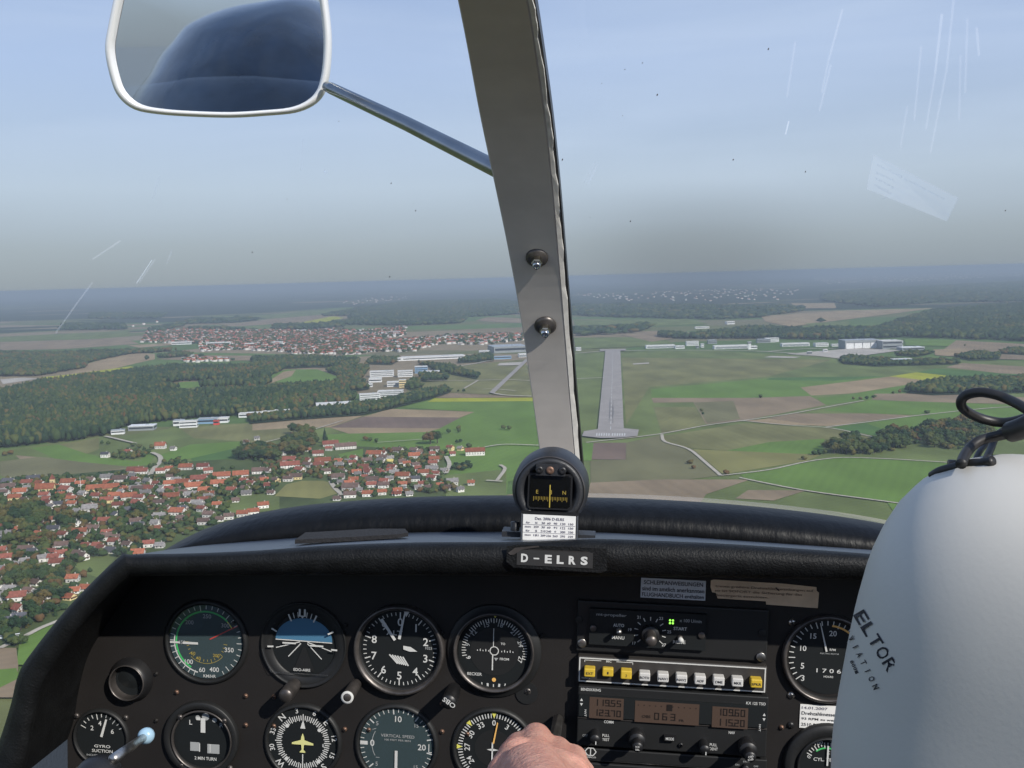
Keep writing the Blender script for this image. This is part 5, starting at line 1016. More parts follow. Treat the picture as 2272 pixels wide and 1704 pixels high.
for i, t in enumerate(('EXT', '1', '2', 'BOTH', 'NAV1', 'NAV2', 'ADF', 'DME', 'MKR', 'SPKR')):
    x = X(1276 + i * 38.6); y = Y(1448 if i < 3 else 1450); ye = i < 3 or i == 9
    ln = .006 if i == 1 else .010; q = MB().box((x * k.k, -.010 - ln / 2, -y * k.k), (23 * k.k, ln, 18 * k.k)).build('push_button', YB if ye else WB, r); bv = q.modifiers.new('b', 'BEVEL'); bv.width = .001; bv.segments = 2
    e = Dial(ox, oy, D, va(ox, oy, D)); e.text('i', t, x, y + 1, 5.5, min(19, 5 * len(t)) if len(t) > 1 else 3, h=10.3 + ln * 1000); e.p['i'].build('button_lettering', INK, q)
SEG = {'0': 'abcdef', '1': 'bc', '2': 'abged', '3': 'abgcd', '4': 'fgbc', '5': 'afgcd', '6': 'afgedc', '7': 'abc', '8': 'abcdefg', '9': 'abfgcd'}
def seg(k, s, x, y, w_, h_, H, adv):
    for ch in s:
        if ch == '.': k.disc('s', x - adv * .12, y + h_ / 2 - 1, 1.4, H, 8); continue
        t = 2.0; a, b_, c_, d_ = x, x + w_, y - h_ / 2, y + h_ / 2; S = {'a': (a, c_, b_, c_ + t), 'd': (a, d_ - t, b_, d_), 'g': (a, y - t / 2, b_, y + t / 2), 'f': (a, c_, a + t, y), 'e': (a, y, a + t, d_), 'b': (b_ - t, c_, b_, y), 'c': (b_ - t, y, b_, d_)}
        for q in SEG[ch]: k.rect('s', *S[q], H)
        x += adv
k, r, (ox, oy) = unit(1250, 1482, 1648, 1613, .012, 'comm and nav radio with brown displays showing 119.55 and 109.60', 'radio_unit', BLK2)
H1 = 12.4
MB().box((0, -.0135, -Y(1541) * k.k * 0 - Y(1523) * k.k), (392 * k.k, .003, 46 * k.k)).build('display_window', FACE, r)
for a, b_, c_, d_ in ((1275, 1502, 1347, 1548), (1371, 1504, 1505, 1550), (1532, 1506, 1606, 1551)): k.rect('l', X(a), Y(b_), X(c_), Y(d_), 15.3)
seg(k, '119.55', X(1284), Y(1513), 9, 14, 15.6, 12.2); seg(k, '123.70', X(1284), Y(1535), 9, 14, 15.6, 12.2); seg(k, '109.60', X(1542), Y(1517), 9, 15, 15.6, 12.2); seg(k, '115.20', X(1542), Y(1539), 9, 15, 15.6, 12.2)
k.text('s', 'OBS', X(1395), Y(1537), 6, 18, h=15.6).text('s', 'FR', X(1469), Y(1541), 5, 10, h=15.6); seg(k, '063', X(1412), Y(1535), 10, 15, 15.6, 17); k.rect('s', X(1437), Y(1508), X(1449), Y(1522), 15.6)
for i in range(11): k.disc('s', X(1378 + i * 12), Y(1513), 1.2, 15.6, 8)
k.text('w', 'BENDIX/KING', X(1277), Y(1489), 6, 42, h=H1).text('w', 'KX 125 TSO', X(1622), Y(1497), 6, 40, h=H1).text('w', 'COMM', X(1317), Y(1557), 6, 20, h=H1).text('w', 'NAV', X(1575), Y(1563), 6, 13, h=H1).text('w', 'MODE', X(1446), Y(1581), 6, 17, h=17).text('w', 'PULL', X(1312), Y(1587), 6, 15, h=H1).text('w', 'TEST', X(1312), Y(1596), 6, 15, h=H1).text('w', 'PULL', X(1538), Y(1592), 6, 15, h=H1).text('w', 'IDENT', X(1538), Y(1601), 6, 19, h=H1).text('d', 'OFF', X(1268), Y(1590), 5.5, 11, h=H1)
for x, y in ((1258, 1512), (1639, 1520)): k.pg('w', [(X(x - 3), Y(y)), (X(x + 3), Y(y)), (X(x), Y(y - 6))], 15.4); k.pg('w', [(X(x - 3), Y(y + 5)), (X(x + 3), Y(y + 5)), (X(x), Y(y + 11))], 15.4); k.text('w', 'NVT', X(x + (9 if x < 1400 else -8)), Y(y + 26), 4, 15, rot=90, h=15.4)
k.build(r, RL); MB().box((0, -.0124, -Y(1554) * k.k + .0016), (396 * k.k, .0016, .0012)).build('ledge', DMET, r)
MB().box((X(1446) * k.k, -.014, -Y(1581) * k.k), (24 * k.k, .005, 11 * k.k)).build('mode_button', BLK, r)
for x, y, rad, st in ((1289, 1583, 11, 1), (1377, 1581, 18, 2), (1517, 1590, 11, 1), (1606, 1586, 19, 2)):
    o = knob_at(k, r, X(x), Y(y), rad, .016, .012, BLK, 'knob', st); q = Dial(ox, oy, D, va(ox, oy, D)); h_ = 29.2 if st == 1 else 42.2
    if st == 1: q.rect('w', X(x) + 1, Y(y) + 2, X(x) + 3, Y(y) + 9, h_)
    elif x < 1500: q.text('w', 'ICK', X(x), Y(y) - 3, 3.8, 9, h=h_).text('w', 'SEL', X(x), Y(y) + 3, 3.8, 9, h=h_)
    else: q.text('w', 'OBS', X(x), Y(y) - 3, 4.2, 11, -18, h=h_).text('w', 'KNB', X(x), Y(y) + 3, 4.2, 11, -18, h=h_)
    q.p['w'].build('pointer', WHT, o)
k.p = {}; MB().lathe([(5 * k.k, 0), (5 * k.k, .0018), (3 * k.k, .002)], Matrix.Translation((X(1470) * k.k, -.012, -Y(1597) * k.k)) @ PM, 12).build('screw', BLK, r)
k, r, (ox, oy) = unit(1252, 1619, 1648, 1646, .009, 'narrow black transponder front with diamond emblem under the radio', 'transponder', BLK2)
x, y = X(1278), Y(1626); d4 = [(x - 12, y), (x - 6, y - 8), (x + 6, y - 8), (x + 12, y), (x + 6, y + 8), (x - 6, y + 8)]
for i in range(6): k.line('w', *d4[i], *d4[(i + 1) % 6], 2, 9.6)
k.rect('w', x - 1, y - 8, x + 1, y + 8, 9.6); k.text('w', 'NARCO', x, y + 12, 3.2, 24, h=9.6).text('d', 'ON', X(1586), Y(1633), 4, h=9.6).text('d', 'OFF', X(1625), Y(1634), 4, h=9.6).text('d', 'IDENT', X(1605), Y(1625), 3.5, h=9.6); k.line('m', -198, 12, 198, 12.6, 1.4, 9.6); k.build(r, RL)
knob_at(k, r, X(1603), Y(1636), 7, .006, .009, BLK, 'switch')
k, r, (ox, oy) = unit(1252, 1650, 1650, 1740, .009, 'lower black radio unit cut off by the bottom edge', 'radio_unit', BLK2)
k.rect('f', X(1430), Y(1657), X(1535), Y(1700), 9.5); k.rect('m', X(1428), Y(1654), X(1537), Y(1656), 9.6); k.rect('m', X(1428), Y(1656), X(1430), Y(1700), 9.6); k.rect('m', X(1535), Y(1656), X(1537), Y(1700), 9.6); k.build(r, RL); knob_at(k, r, X(1398), Y(1667), 17, .014, .009, DMET); knob_at(k, r, X(1570), Y(1672), 14, .012, .009, BLK)
# ---- glareshield
def spath(pts, n=4):
    """Catmull-Rom through pixel points"""
    o = []; 
    for i in range(len(pts) - 1):
        p0, p1, p2, p3 = pts[max(i - 1, 0)], pts[i], pts[i + 1], pts[min(i + 2, len(pts) - 1)]
        for j in range(n):
            t = j / n; o.append(tuple(.5 * (2 * p1[q] + (p2[q] - p0[q]) * t + (2 * p0[q] - 5 * p1[q] + 4 * p2[q] - p3[q]) * t * t + (3 * p1[q] - p0[q] - 3 * p2[q] + p3[q]) * t ** 3) for q in range(2)))
    o.append(pts[-1]); return o
gc = va(1000, 1210, .85); gs = proot('glareshield', gc, 'padded black leather glareshield with bluish top running across the cockpit', 'glareshield')
outer = spath([(-40, 1700), (0, 1600), (25, 1520), (38, 1465), (62, 1420), (150, 1310), (255, 1206), (285, 1199), (420, 1196), (560, 1190), (700, 1180), (900, 1173), (1120, 1172), (1290, 1166), (1450, 1171), (1600, 1178), (1860, 1196), (2000, 1208), (2450, 1240)])
inner = spath([(30, 1720), (60, 1640), (74, 1560), (92, 1490), (120, 1435), (190, 1335), (272, 1252), (300, 1245), (420, 1243), (560, 1243), (700, 1243), (900, 1243), (1120, 1244), (1290, 1245), (1450, 1247), (1600, 1249), (1860, 1253), (2000, 1256), (2450, 1275)])
b = MB(); rows = []
for i, ((x0, y0), (x1, y1)) in enumerate(zip(outer, inner)):
    def m_(t): return (x0 + (x1 - x0) * t, y0 + (y1 - y0) * t)
    rows.append([va(*m_(-.02), .87), va(*m_(.03), .856), va(*m_(.16), .848), va(*m_(.5), .845), va(*m_(.86), .848), va(*m_(.97), .856), va(*m_(1), .87), va(x1, y1, .87) + Vector((0, .085, 0))])
m = len(rows[0]); b.add([p for rw in rows for p in rw], [(i * m + j, i * m + j + 1, (i + 1) * m + j + 1, (i + 1) * m + j) for i in range(len(rows) - 1) for j in range(m - 1)], True)
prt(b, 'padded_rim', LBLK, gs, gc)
fr = spath([(246, 1211), (285, 1201), (420, 1198), (560, 1192), (700, 1182), (900, 1175), (1120, 1174), (1290, 1168), (1450, 1173), (1600, 1180), (1860, 1198), (2000, 1210), (2450, 1242)])
bk = spath([(300, 1198), (345, 1190), (440, 1178), (560, 1168), (700, 1158), (900, 1150), (1120, 1149), (1290, 1150), (1450, 1158), (1600, 1168), (1860, 1186), (2000, 1196), (2450, 1225)])
b = MB(); rows = [[va(*a, .862), va(*a, .862).lerp(va(*c, 1.10), .5), va(*c, 1.10), va(c[0], c[1] + 40, 1.12)] for a, c in zip(fr, bk)]
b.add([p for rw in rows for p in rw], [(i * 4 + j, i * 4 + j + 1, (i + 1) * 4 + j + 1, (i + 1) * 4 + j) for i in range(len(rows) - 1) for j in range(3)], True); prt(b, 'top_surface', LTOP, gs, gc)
cc = va(1100, 1120, 1.15); co = proot('coaming', cc, 'wrinkled black leather roll along the bottom of the windscreen', 'coaming')
tp = spath([(325, 1206), (355, 1188), (430, 1148), (520, 1117), (640, 1094), (800, 1079), (950, 1072), (1110, 1070), (1265, 1074), (1400, 1078), (1550, 1087), (1700, 1101), (1850, 1121), (2000, 1150), (2300, 1215)])
bt = spath([(328, 1210), (350, 1203), (440, 1190), (560, 1178), (700, 1166), (850, 1158), (950, 1156), (1110, 1155), (1265, 1156), (1400, 1162), (1550, 1172), (1700, 1186), (1850, 1200), (2000, 1213), (2300, 1240)])
b = MB(); rows = []
for (x0, y0), (x1, y1) in zip(bt, tp):
    def m_(t): return (x0 + (x1 - x0) * t, y0 + (y1 - y0) * t)
    rows.append([va(*m_(0), 1.105), va(*m_(.25), 1.10), va(*m_(.55), 1.11), va(*m_(.8), 1.13), va(*m_(.94), 1.155), va(*m_(1), 1.19), va(*m_(.97), 1.24), va(*m_(.6), 1.28)])
m = 8; b.add([p for rw in rows for p in rw], [(i * m + j, i * m + j + 1, (i + 1) * m + j + 1, (i + 1) * m + j) for i in range(len(rows) - 1) for j in range(m - 1)], True)
LWR = mat('creased_leather', (.0035, .0038, .0045), .48, var=.3, scale=40, bump=.0012, bscale=70, spec=.24, stretch=(1.6, 1, .35)); prt(b, 'leather_roll', LWR, co, cc)
b = MB(); sp_ = [(x, y) for x, y in tp if x > 1262]; b2 = [[va(x, y - 9, 1.235), va(x, y - 1, 1.215), va(x, y + 8, 1.20)] for x, y in sp_]
b.add([p for q in b2 for p in q], [(i * 3 + j, i * 3 + j + 1, (i + 1) * 3 + j + 1, (i + 1) * 3 + j) for i in range(len(b2) - 1) for j in range(2)])
_m = bpy.data.materials.new('sealant_film'); _m.use_nodes = True; _P = _m.node_tree.nodes['Principled BSDF']; _P.inputs['Base Color'].default_value = (.42, .38, .33, 1); _P.inputs['Alpha'].default_value = .42; _P.inputs['Roughness'].default_value = .8
prt(b, 'glass_sealant', _m, co, cc)
# felt strip lying on the glareshield
fc = va(760, 1160, .98); b = MB(); tpf = [(637, 1166), (660, 1150), (700, 1148), (800, 1142), (875, 1142), (882, 1150), (860, 1154), (760, 1160), (700, 1163)]
P = [va(x, y, .99 - (y - 1142) * .003) for x, y in tpf]; n = len(P); b.add(P + [p + Vector((0, 0, -.004)) for p in P], [list(range(n)), list(range(n, 2 * n))[::-1]] + [(i, (i + 1) % n, n + (i + 1) % n, n + i) for i in range(n)])
b.v = [(v[0] - fc.x, v[1] - fc.y, v[2] - fc.z) for v in b.v]; b.build('felt_strip', mat('black_felt', (.012, .012, .014), .95, bump=.002, bscale=300), world=A @ Matrix.Translation(fc), label='ragged black felt strip lying on the glareshield top', cat='strip')
# ---- registration plate
k = Dial(1203, 1206, .8435); r = proot('registration_plate', k.c, 'black embossed plate with white letters D-ELRS on the glareshield', 'plate')
k.pg('h', [(-108, -22), (-85, -26), (105, -27), (108, 20), (95, 26), (-92, 24), (-108, 12)], 1.5); k.rect('k', -86, -17, 77, 17, 2.2); k.rect('m', -62, -18.5, 70, -17.8, 2.4); k.pg('q', [(-105, -8), (-90, -20), (-40, -27), (-38, -24), (-75, -17), (-92, -5), (-100, -4)], 2.4)
for i, ch in enumerate('D-ELRS'): k.text('w', ch, -69 + i * 25.5, 1, 18.5 if ch != '-' else 3, 15 if ch != '-' else 12, h=2.7, bold=.045 if ch != '-' else .01)
k.build(r, {'h': ('holder', LBLK), 'k': ('plate', mat('plate_black', (.03, .03, .03), .45)), 'm': ('edge_glint', DMET), 'q': ('peeling_strip', DMET), 'w': ('lettering', WHT)})
# ---- magnetic compass
cp_ = va(1187, 1062, .93); cm = proot('compass', cp_, 'black round magnetic compass standing at the foot of the centre post', 'compass'); k = Dial(1187, 1062, .93)
CB = mat('compass_body', (.02, .021, .024), .45, spec=.6, bump=.0002, bscale=500)
q = k.k; MB().lathe([(70 * q, .001), (76 * q, -.0015), (79 * q, -.006), (83 * q, -.012), (84 * q, -.04), (80 * q, -.055), (60 * q, -.065), (.0001, -.07)], PM, 48).build('body', CB, cm)
MB().lathe([(45 * q, -.012), (58 * q, .0), (70 * q, .001), (71 * q, 0)], PM, 48).build('front_ring', CB, cm)
MB().lathe([(74.5 * q, .0005), (76.5 * q, -.0012)], PM, 64).build('worn_edge', DMET, cm)
k.pg('a', [(-46, -35), (-42, -40), (44, -40), (49, -35), (49, 32), (44, 38), (-42, 38), (-47, 32)], 2.2); k.pg('f', [(-42, -32), (-38, -36), (40, -36), (45, -32), (45, 30), (40, 34), (-38, 34), (-43, 30)], 2.6)
for i in range(22): k.rect('y', -34 + i * 3.4, 10, -33 + i * 3.4, 17 if i % 3 else 20, 3.0)
k.text('y', '3', 3, 0, 10, h=3.0).text('y', 'E', -26, 0, 8, h=3).text('y', 'N', 32, 0, 8, h=3); k.rect('l', 0.5, -16, 2.5, 33, 3.4)
k.build(cm, {'a': ('window_frame', BLK), 'f': ('window', mat('compass_dark', (.004, .004, .003), .2)), 'y': ('card_scale', mat('compass_amber', (.28, .2, .03), .6)), 'l': ('lubber_line', mat('amber_line', (.45, .34, .05), .6))})
MB().box((2 * q, -.004, 49 * q), (62 * q, .006, 24 * q)).build('adjuster_block', CB, cm)
for x in (-22, 1, 27): MB().lathe([(8.5 * q, 0), (8.5 * q, .0012), (4 * q, .0015), (.0001, .001)], Matrix.Translation((x * q, -.007, 49 * q)) @ PM, 18).build('adjuster_screw', COPPER if x == 1 else BLK, cm)
for s in (-1, 1): MB().box((s * 78 * q, .012, -98 * q), (46 * q, .02, 12 * q)).build('foot', CB, cm)
kn = MB().lathe([(10 * q, 0), (10 * q, .008), (.0001, .009)], Matrix.Translation((-72 * q, .0, -88 * q)), 14).build('foot_screw', BLK, cm)
k = Dial(1187, 1140, .922); r = proot('deviation_card', k.c, 'white compass correction card with rows of numbers below the compass', 'card')
MB().box((0, .002, 0), (124 * k.k, .006, 66 * k.k)).build('card_holder', BLK, r); k.rect('p', -57, -28, 56, 28, 1.6); k.rect('e', -61, -29, -58, 29, 1.4); k.rect('e', 58, -29, 61, 29, 1.4)
k.text('j', 'Dez. 2006 D-ELRS', 0, -20, 6, 62, h=2); k.rect('j', -57, -6.6, 55, -6, 2); k.rect('j', -57, 10.6, 55, 11.2, 2)
for row, y in (('für N 30 60 90 120 150', -10.5), ('steuere 359 30 60 91 122 150', -1.5), ('für S 210 240 W 300 330', 7), ('steuere 181 209 236 263 295 329', 16.5)):
    it = row.split()
    for i, t in enumerate(it): k.text('j', t, (-46, -28, -13, -1, 13, 29, 46)[i], y, 4.6 if i else 4.2, (13 if len(it[0]) > 4 else 9) if i == 0 else 3.2 * len(t) + 1, h=2)
k.build(r, {'p': ('paper', PAPER), 'e': ('clip_edge', METAL), 'j': ('lettering', INKB)})
# ---- windscreen centre post
rows_ = [(-160, 955, 1118, .60), (0, 989, 1150, .70), (100, 1009, 1166, .765), (250, 1037, 1187, .86), (400, 1069, 1203, .94), (540, 1098, 1215, 1.01), (700, 1127, 1228, 1.08), (850, 1149, 1240, 1.14), (990, 1168, 1252, 1.19), (1085, 1180, 1260, 1.215)]
pcn = va(1150, 600, 1.04); po = proot('windscreen_post', pcn, 'grey painted centre post dividing the windscreen', 'window post')
def col(i, q=0):
    pts = [(r_[0], r_[i], r_[3]) for r_ in rows_]; o = []
    for a in range(len(pts) - 1):
        for j in range(6):
            t = j / 6; p0, p1, p2, p3 = pts[max(a - 1, 0)], pts[a], pts[a + 1], pts[min(a + 2, len(pts) - 1)]
            o.append([.5 * (2 * p1[z] + (p2[z] - p0[z]) * t + (2 * p0[z] - 5 * p1[z] + 4 * p2[z] - p3[z]) * t * t + (3 * p1[z] - p0[z] - 3 * p2[z] + p3[z]) * t ** 3) for z in range(3)])
    o.append(list(pts[-1])); return o
Lc, Rc = col(1), col(2); b = MB(); tr = MB(); se = MB(); rb = []; rt = []; rs = []
for (y, xl, dl), (_, xr, _) in zip(Lc, Rc):
    a = va(xl, y, dl); c = va(xr - 9, y, dl); e1 = va(xr - 8.6, y, dl); f1 = va(xr + .5, y, dl + .002); bk_ = Vector((0, .011, .008))
    rb.append([a + bk_, a, a + (c - a) * .02 - bk_ * .08, c - (c - a) * .03 - bk_ * .08, c, c + bk_])
    wob = Vector((.0006 * math.sin(y * .05) + .0004 * math.sin(y * .13), 0, 0)); rt.append([e1 - bk_ * .1, f1 - bk_ * .1 + wob, f1 + bk_ * .9 + wob]); g_ = va(xr + 1.5, y, dl + .006); g2 = va(xr + 6, y, dl + .006); rs.append([g_, g2, g2 + bk_])
def loft(b, rows, sm=False): m = len(rows[0]); return b.add([p for rw in rows for p in rw], [(i * m + j, i * m + j + 1, (i + 1) * m + j + 1, (i + 1) * m + j) for i in range(len(rows) - 1) for j in range(m - 1)], sm)
prt(loft(b, rb), 'post', mat('post_grey', (.64, .585, .53), .6, var=.04, scale=30, bump=.00004, bscale=500, spec=.3), po, pcn)
prt(loft(tr, rt), 'edge_trim', mat('ivory_paint', (.72, .69, .64), .6, var=.1, scale=80), po, pcn); prt(loft(se, rs), 'rubber_seal', BLK, po, pcn)
for vx, vy, dd in ((1160, 556, 1.015), (1178, 703, 1.078)):                  # nut and washer on the post
    c = va(vx, vy, dd); r = proot('fastener', c, ('upper' if vy < 600 else 'lower') + ' steel nut with round washer on the centre post', 'nut', 'nuts on the centre post')
    M = Vector((0.05, -.80, -.60)).normalized().to_track_quat('Z', 'Y').to_matrix().to_4x4(); s = dd / 2170 * 24
    MB().lathe([(s, 0), (s * 1.0, .0012), (s * .8, .003), (s * .45, .0045)], M, 28).build('washer', DMET, r)
    MB().lathe([(s * .5, .003), (s * .5, .011), (s * .42, .012)], M, 6, False).build('nut', mat('steel', (.35, .33, .28), .3, metal=1), r)
    MB().lathe([(s * .38, .011), (s * .36, .0155), (s * .25, .0175), (s * .2, .0165), (.00001, .016)], M, 18).build('bolt_tip', CHROME, r)
# ---- windscreen perspex with scratches
wc = va(1150, 600, 1.06); ws = proot('windscreen', wc, 'clear scratched perspex windscreen in front of the whole cockpit', 'windscreen')
ctr = [(va(1150, y, d_ + .02).y, va(1150, y, d_ + .02).z, ) for y, _, d_ in Lc] ; ctr.append((1.235, ctr[-1][1] - .04)); cx0 = .035
def wsp(i, x):
    y, z = ctr[i]; t = x - cx0; return Vector((x, y - .42 * t * t, z - .12 * t * t))
rows = [[wsp(i, cx0 + j * .05) for j in range(-16, 17)] for i in range(len(ctr))]; prt(loft(MB(), rows, True), 'perspex', WSG, ws, wc)
def onws(vx, vy):
    """where the view through a point of the photo meets the perspex"""
    best = None
    for i in range(len(ctr) - 1):
        for _ in range(1):
            (y0, z0), (y1, z1) = ctr[i], ctr[i + 1]; d_ = va(vx, vy, 1.0); t = .8
            for _ in range(6):
                x = d_.x * t; s_ = max(-.2, min(1.2, ((d_.z * t + .12 * (x - cx0) ** 2) - z0) / (z1 - z0) if z1 != z0 else 0)); yy = y0 + (y1 - y0) * s_ - .42 * (x - cx0) ** 2; t = yy
            if best is None or abs(s_ - .5) < best[0]: best = (abs(s_ - .5), d_ * (t - .002))
    return best[1]
def alphamat(name, col, a):
    m = bpy.data.materials.new(name); m.use_nodes = True; nt = m.node_tree; nt.nodes.clear(); o = nt.nodes.new('ShaderNodeOutputMaterial'); t = nt.nodes.new('ShaderNodeBsdfTransparent'); x = nt.nodes.new('ShaderNodeMixShader'); x.inputs[0].default_value = a
    d = nt.nodes.new('ShaderNodeBsdfDiffuse'); l = nt.nodes.new('ShaderNodeBsdfTranslucent'); d.inputs[0].default_value = (*col, 1); l.inputs[0].default_value = (*col, 1); s = nt.nodes.new('ShaderNodeAddShader')
    nt.links.new(d.outputs[0], s.inputs[0]); nt.links.new(l.outputs[0], s.inputs[1]); nt.links.new(t.outputs[0], x.inputs[1]); nt.links.new(s.outputs[0], x.inputs[2]); nt.links.new(x.outputs[0], o.inputs[0]); return m
_p = onws(1500, 545) - wc; _nt = WSG.node_tree; _o = [n for n in _nt.nodes if n.type == 'OUTPUT_MATERIAL'][0]; _src = _o.inputs[0].links[0].from_socket      # grey smudge of dirt on the pane
_tc = _nt.nodes.new('ShaderNodeTexCoord'); _mp = _nt.nodes.new('ShaderNodeMapping'); _mp.vector_type = 'POINT'; _s = (6.2, 3.0, 14.0); _mp.inputs['Scale'].default_value = _s; _mp.inputs['Location'].default_value = (-_p.x * _s[0], -_p.y * _s[1], -_p.z * _s[2])
_l = _nt.nodes.new('ShaderNodeVectorMath'); _l.operation = 'LENGTH'; _r = _nt.nodes.new('ShaderNodeMapRange'); _r.interpolation_type = 'SMOOTHERSTEP'; _r.inputs[1].default_value = 0; _r.inputs[2].default_value = 1.15; _r.inputs[3].default_value = .22; _r.inputs[4].default_value = 0
_t = _nt.nodes.new('ShaderNodeBsdfDiffuse'); _t.inputs[0].default_value = (.22, .20, .18, 1); _x = _nt.nodes.new('ShaderNodeMixShader')
_nt.links.new(_tc.outputs['Object'], _mp.inputs[0]); _nt.links.new(_mp.outputs[0], _l.inputs[0]); _nt.links.new(_l.outputs['Value'], _r.inputs[0]); _nt.links.new(_r.outputs[0], _x.inputs[0]); _nt.links.new(_src, _x.inputs[1]); _nt.links.new(_t.outputs[0], _x.inputs[2]); _nt.links.new(_x.outputs[0], _o.inputs[0])
SCR = alphamat('perspex_scratch', (.85, .87, .9), .13); SCB = alphamat('perspex_deep_scratch', (.95, .97, 1), .5); b = MB(); b2 = MB()
def scr(b, pts, w_):
    for (x0, y0), (x1, y1) in zip(pts[:-1], pts[1:]):
        p, q_ = onws(x0, y0), onws(x1, y1); n_ = (q_ - p).cross(p).normalized() * w_ * .0005; b.poly([p - n_, q_ - n_, q_ + n_, p + n_])
for a in ('1820 20 1790 130 1775 200', '1795 140 1770 240', '1718 90 1700 210', '2060 0 2045 150 2010 330', '2035 30 2020 160 2000 280', '1990 100 1975 260', '2090 40 2085 200', '2110 60 2115 120', '1960 230 1945 320', '2075 120 2072 260', '300 610 335 560', '120 720 170 650 200 610', '1905 430 1960 410', '200 560 260 520', '330 430 345 380', '700 372 702 366', '360 570 372 540', '1262 395 1285 350', '1272 398 1292 352', '1266 400 1288 362', '650 370 655 300'):
    v = [float(q) for q in a.split()]; scr(b, [(v[i], v[i + 1]) for i in range(0, len(v), 2)], 1.5); prt(b, 'scratch', SCR, ws, wc); b = MB()
for q_, w_ in (([(1704, 262), (1697, 290)], 1.0), ([(295, 612), (328, 562)], .6), ([(702, 373), (704, 369)], 2)):
    b2 = MB(); scr(b2, q_, w_); prt(b2, 'scratch', SCB, ws, wc)
b = MB()
for x, y in ((1350, 150), (1388, 136), (1660, 106), (1345, 250), (1584, 345), (1740, 371), (845, 396), (893, 440), (898, 455), (1362, 478), (1210, 400), (545, 545), (842, 598), (1215, 345), (2172, 455), (1300, 180), (1420, 205), (732, 262), (1275, 470), (620, 430)):
    p = onws(x, y); s = rnd.uniform(.0003, .0008); e1 = Vector((1, 0, 0)) * s; e2 = Vector((.3, 0, 1)) * s * rnd.uniform(.5, 2); b.poly([p - e1, p + e2, p + e1 * .8, p - e2])
prt(b, 'dirt_specks', mat('insect_specks', (.05, .04, .035), .9), ws, wc)
P = [onws(x, y) for x, y in ((1887, 334), (2070, 428), (2045, 478), (1872, 408))]; lo = sum(P, Vector()) / 4  # tape label's reflection in the pane, painted as a pale see-through sheet
fl = proot('label_reflection', lo, 'faint tilted painted reflection of the tape label with mirrored writing on the right windscreen', 'reflection'); prt(MB().poly(P), 'reflected_tape', alphamat('reflection_veil', (.82, .85, .86), .30), fl, lo)
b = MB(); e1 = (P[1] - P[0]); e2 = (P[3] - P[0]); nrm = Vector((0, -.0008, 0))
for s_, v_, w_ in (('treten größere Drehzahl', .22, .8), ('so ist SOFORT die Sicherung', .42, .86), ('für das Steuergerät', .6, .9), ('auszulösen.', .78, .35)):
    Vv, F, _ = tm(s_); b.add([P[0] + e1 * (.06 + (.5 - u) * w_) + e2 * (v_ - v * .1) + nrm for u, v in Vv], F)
prt(b, 'lettering', alphamat('reflected_ink', (.25, .32, .42), .22), fl, lo)  # mirrored type belongs to the painted reflection
# ---- towing mirror outside
mc = va(478, 80, 1.15); mr_ = proot('mirror', mc, 'rounded chrome-framed towing mirror outside the left windscreen', 'mirror')
ol = [(265, -30), (246, 60), (240, 110), (252, 170), (268, 205), (300, 230), (350, 240), (420, 245), (500, 247), (570, 243), (630, 237), (668, 222), (690, 200), (700, 170), (705, 130), (706, 80), (700, 20), (690, -30), (660, -62), (600, -78), (480, -84), (360, -78), (295, -60)]
ol = spath(ol + [ol[0]], 4)[:-1]
RX = mc + Vector((0, 0, 0)); target = Vector((.13, -1.0, -.02)).normalized(); vw = (mc).normalized(); mn = (target - vw).normalized()
def onm(vx, vy): d_ = va(vx, vy, 1.0); return d_ * (mc.dot(mn) / d_.dot(mn))
Pm = [onm(*p) for p in ol]; cen = sum(Pm, Vector()) / len(Pm); MGL = mat('mirror_glass', (.72, .76, .80), .02, metal=1)
b = MB(); rad = .10
rings = []
for s_ in (1, .8, .6, .4, .2): rings.append([cen + (p - cen) * s_ + mn * (.0012 * (1 - s_ * s_)) for p in Pm])
n = len(Pm); vs = [p for rg in rings for p in rg] + [cen + mn * .0012]; fs = [(i * n + j, i * n + (j + 1) % n, (i + 1) * n + (j + 1) % n, (i + 1) * n + j) for i in range(4) for j in range(n)] + [(4 * n + j, 4 * n + (j + 1) % n, 5 * n) for j in range(n)]
b.add(vs, fs, True); prt(b, 'mirror_glass', MGL, mr_, mc)
b = MB(); prof = [(.965, .001), (.975, .007), (1.0, .011), (1.035, .008), (1.052, -.001), (1.045, -.014), (.8, -.03), (.3, -.036)]; vs = [cen + (p - cen) * s_ + mn * h for s_, h in prof for p in Pm]
b.add(vs, [(i * n + j, i * n + (j + 1) % n, (i + 1) * n + (j + 1) % n, (i + 1) * n + j) for i in range(len(prof) - 1) for j in range(n)], True); prt(b, 'frame', mat('mirror_frame', (.78, .78, .78), .25, metal=.25), mr_, mc)
ar = MB().tube([va(706, 187, 1.17), va(716, 191, 1.16), va(880, 268, 1.10), va(1075, 366, 1.02), va(1130, 392, 1.0)], [.0058, .0068, .0078, .0088, .009], 20); prt(ar, 'arm', mat('polished_steel', (.32, .34, .36), .2, metal=1, var=.15, scale=25), mr_, mc)
# ---- rear canopy bubble seen in the mirror
bo = Vector((.1, -1.2, -.25)); b = MB(); b.ball((.05, -1.15, -.42), (.62, .98, .86), None, 64, 40)
rcn = proot('rear_canopy', bo, 'dark blue tinted canopy behind the seats seen in the mirror', 'canopy'); prt(b, 'bubble', mat('tinted_canopy', (.045, .062, .09), .16, spec=.8, coat=.6, var=.6, scale=4, bump=.004, bscale=7), rcn, bo)
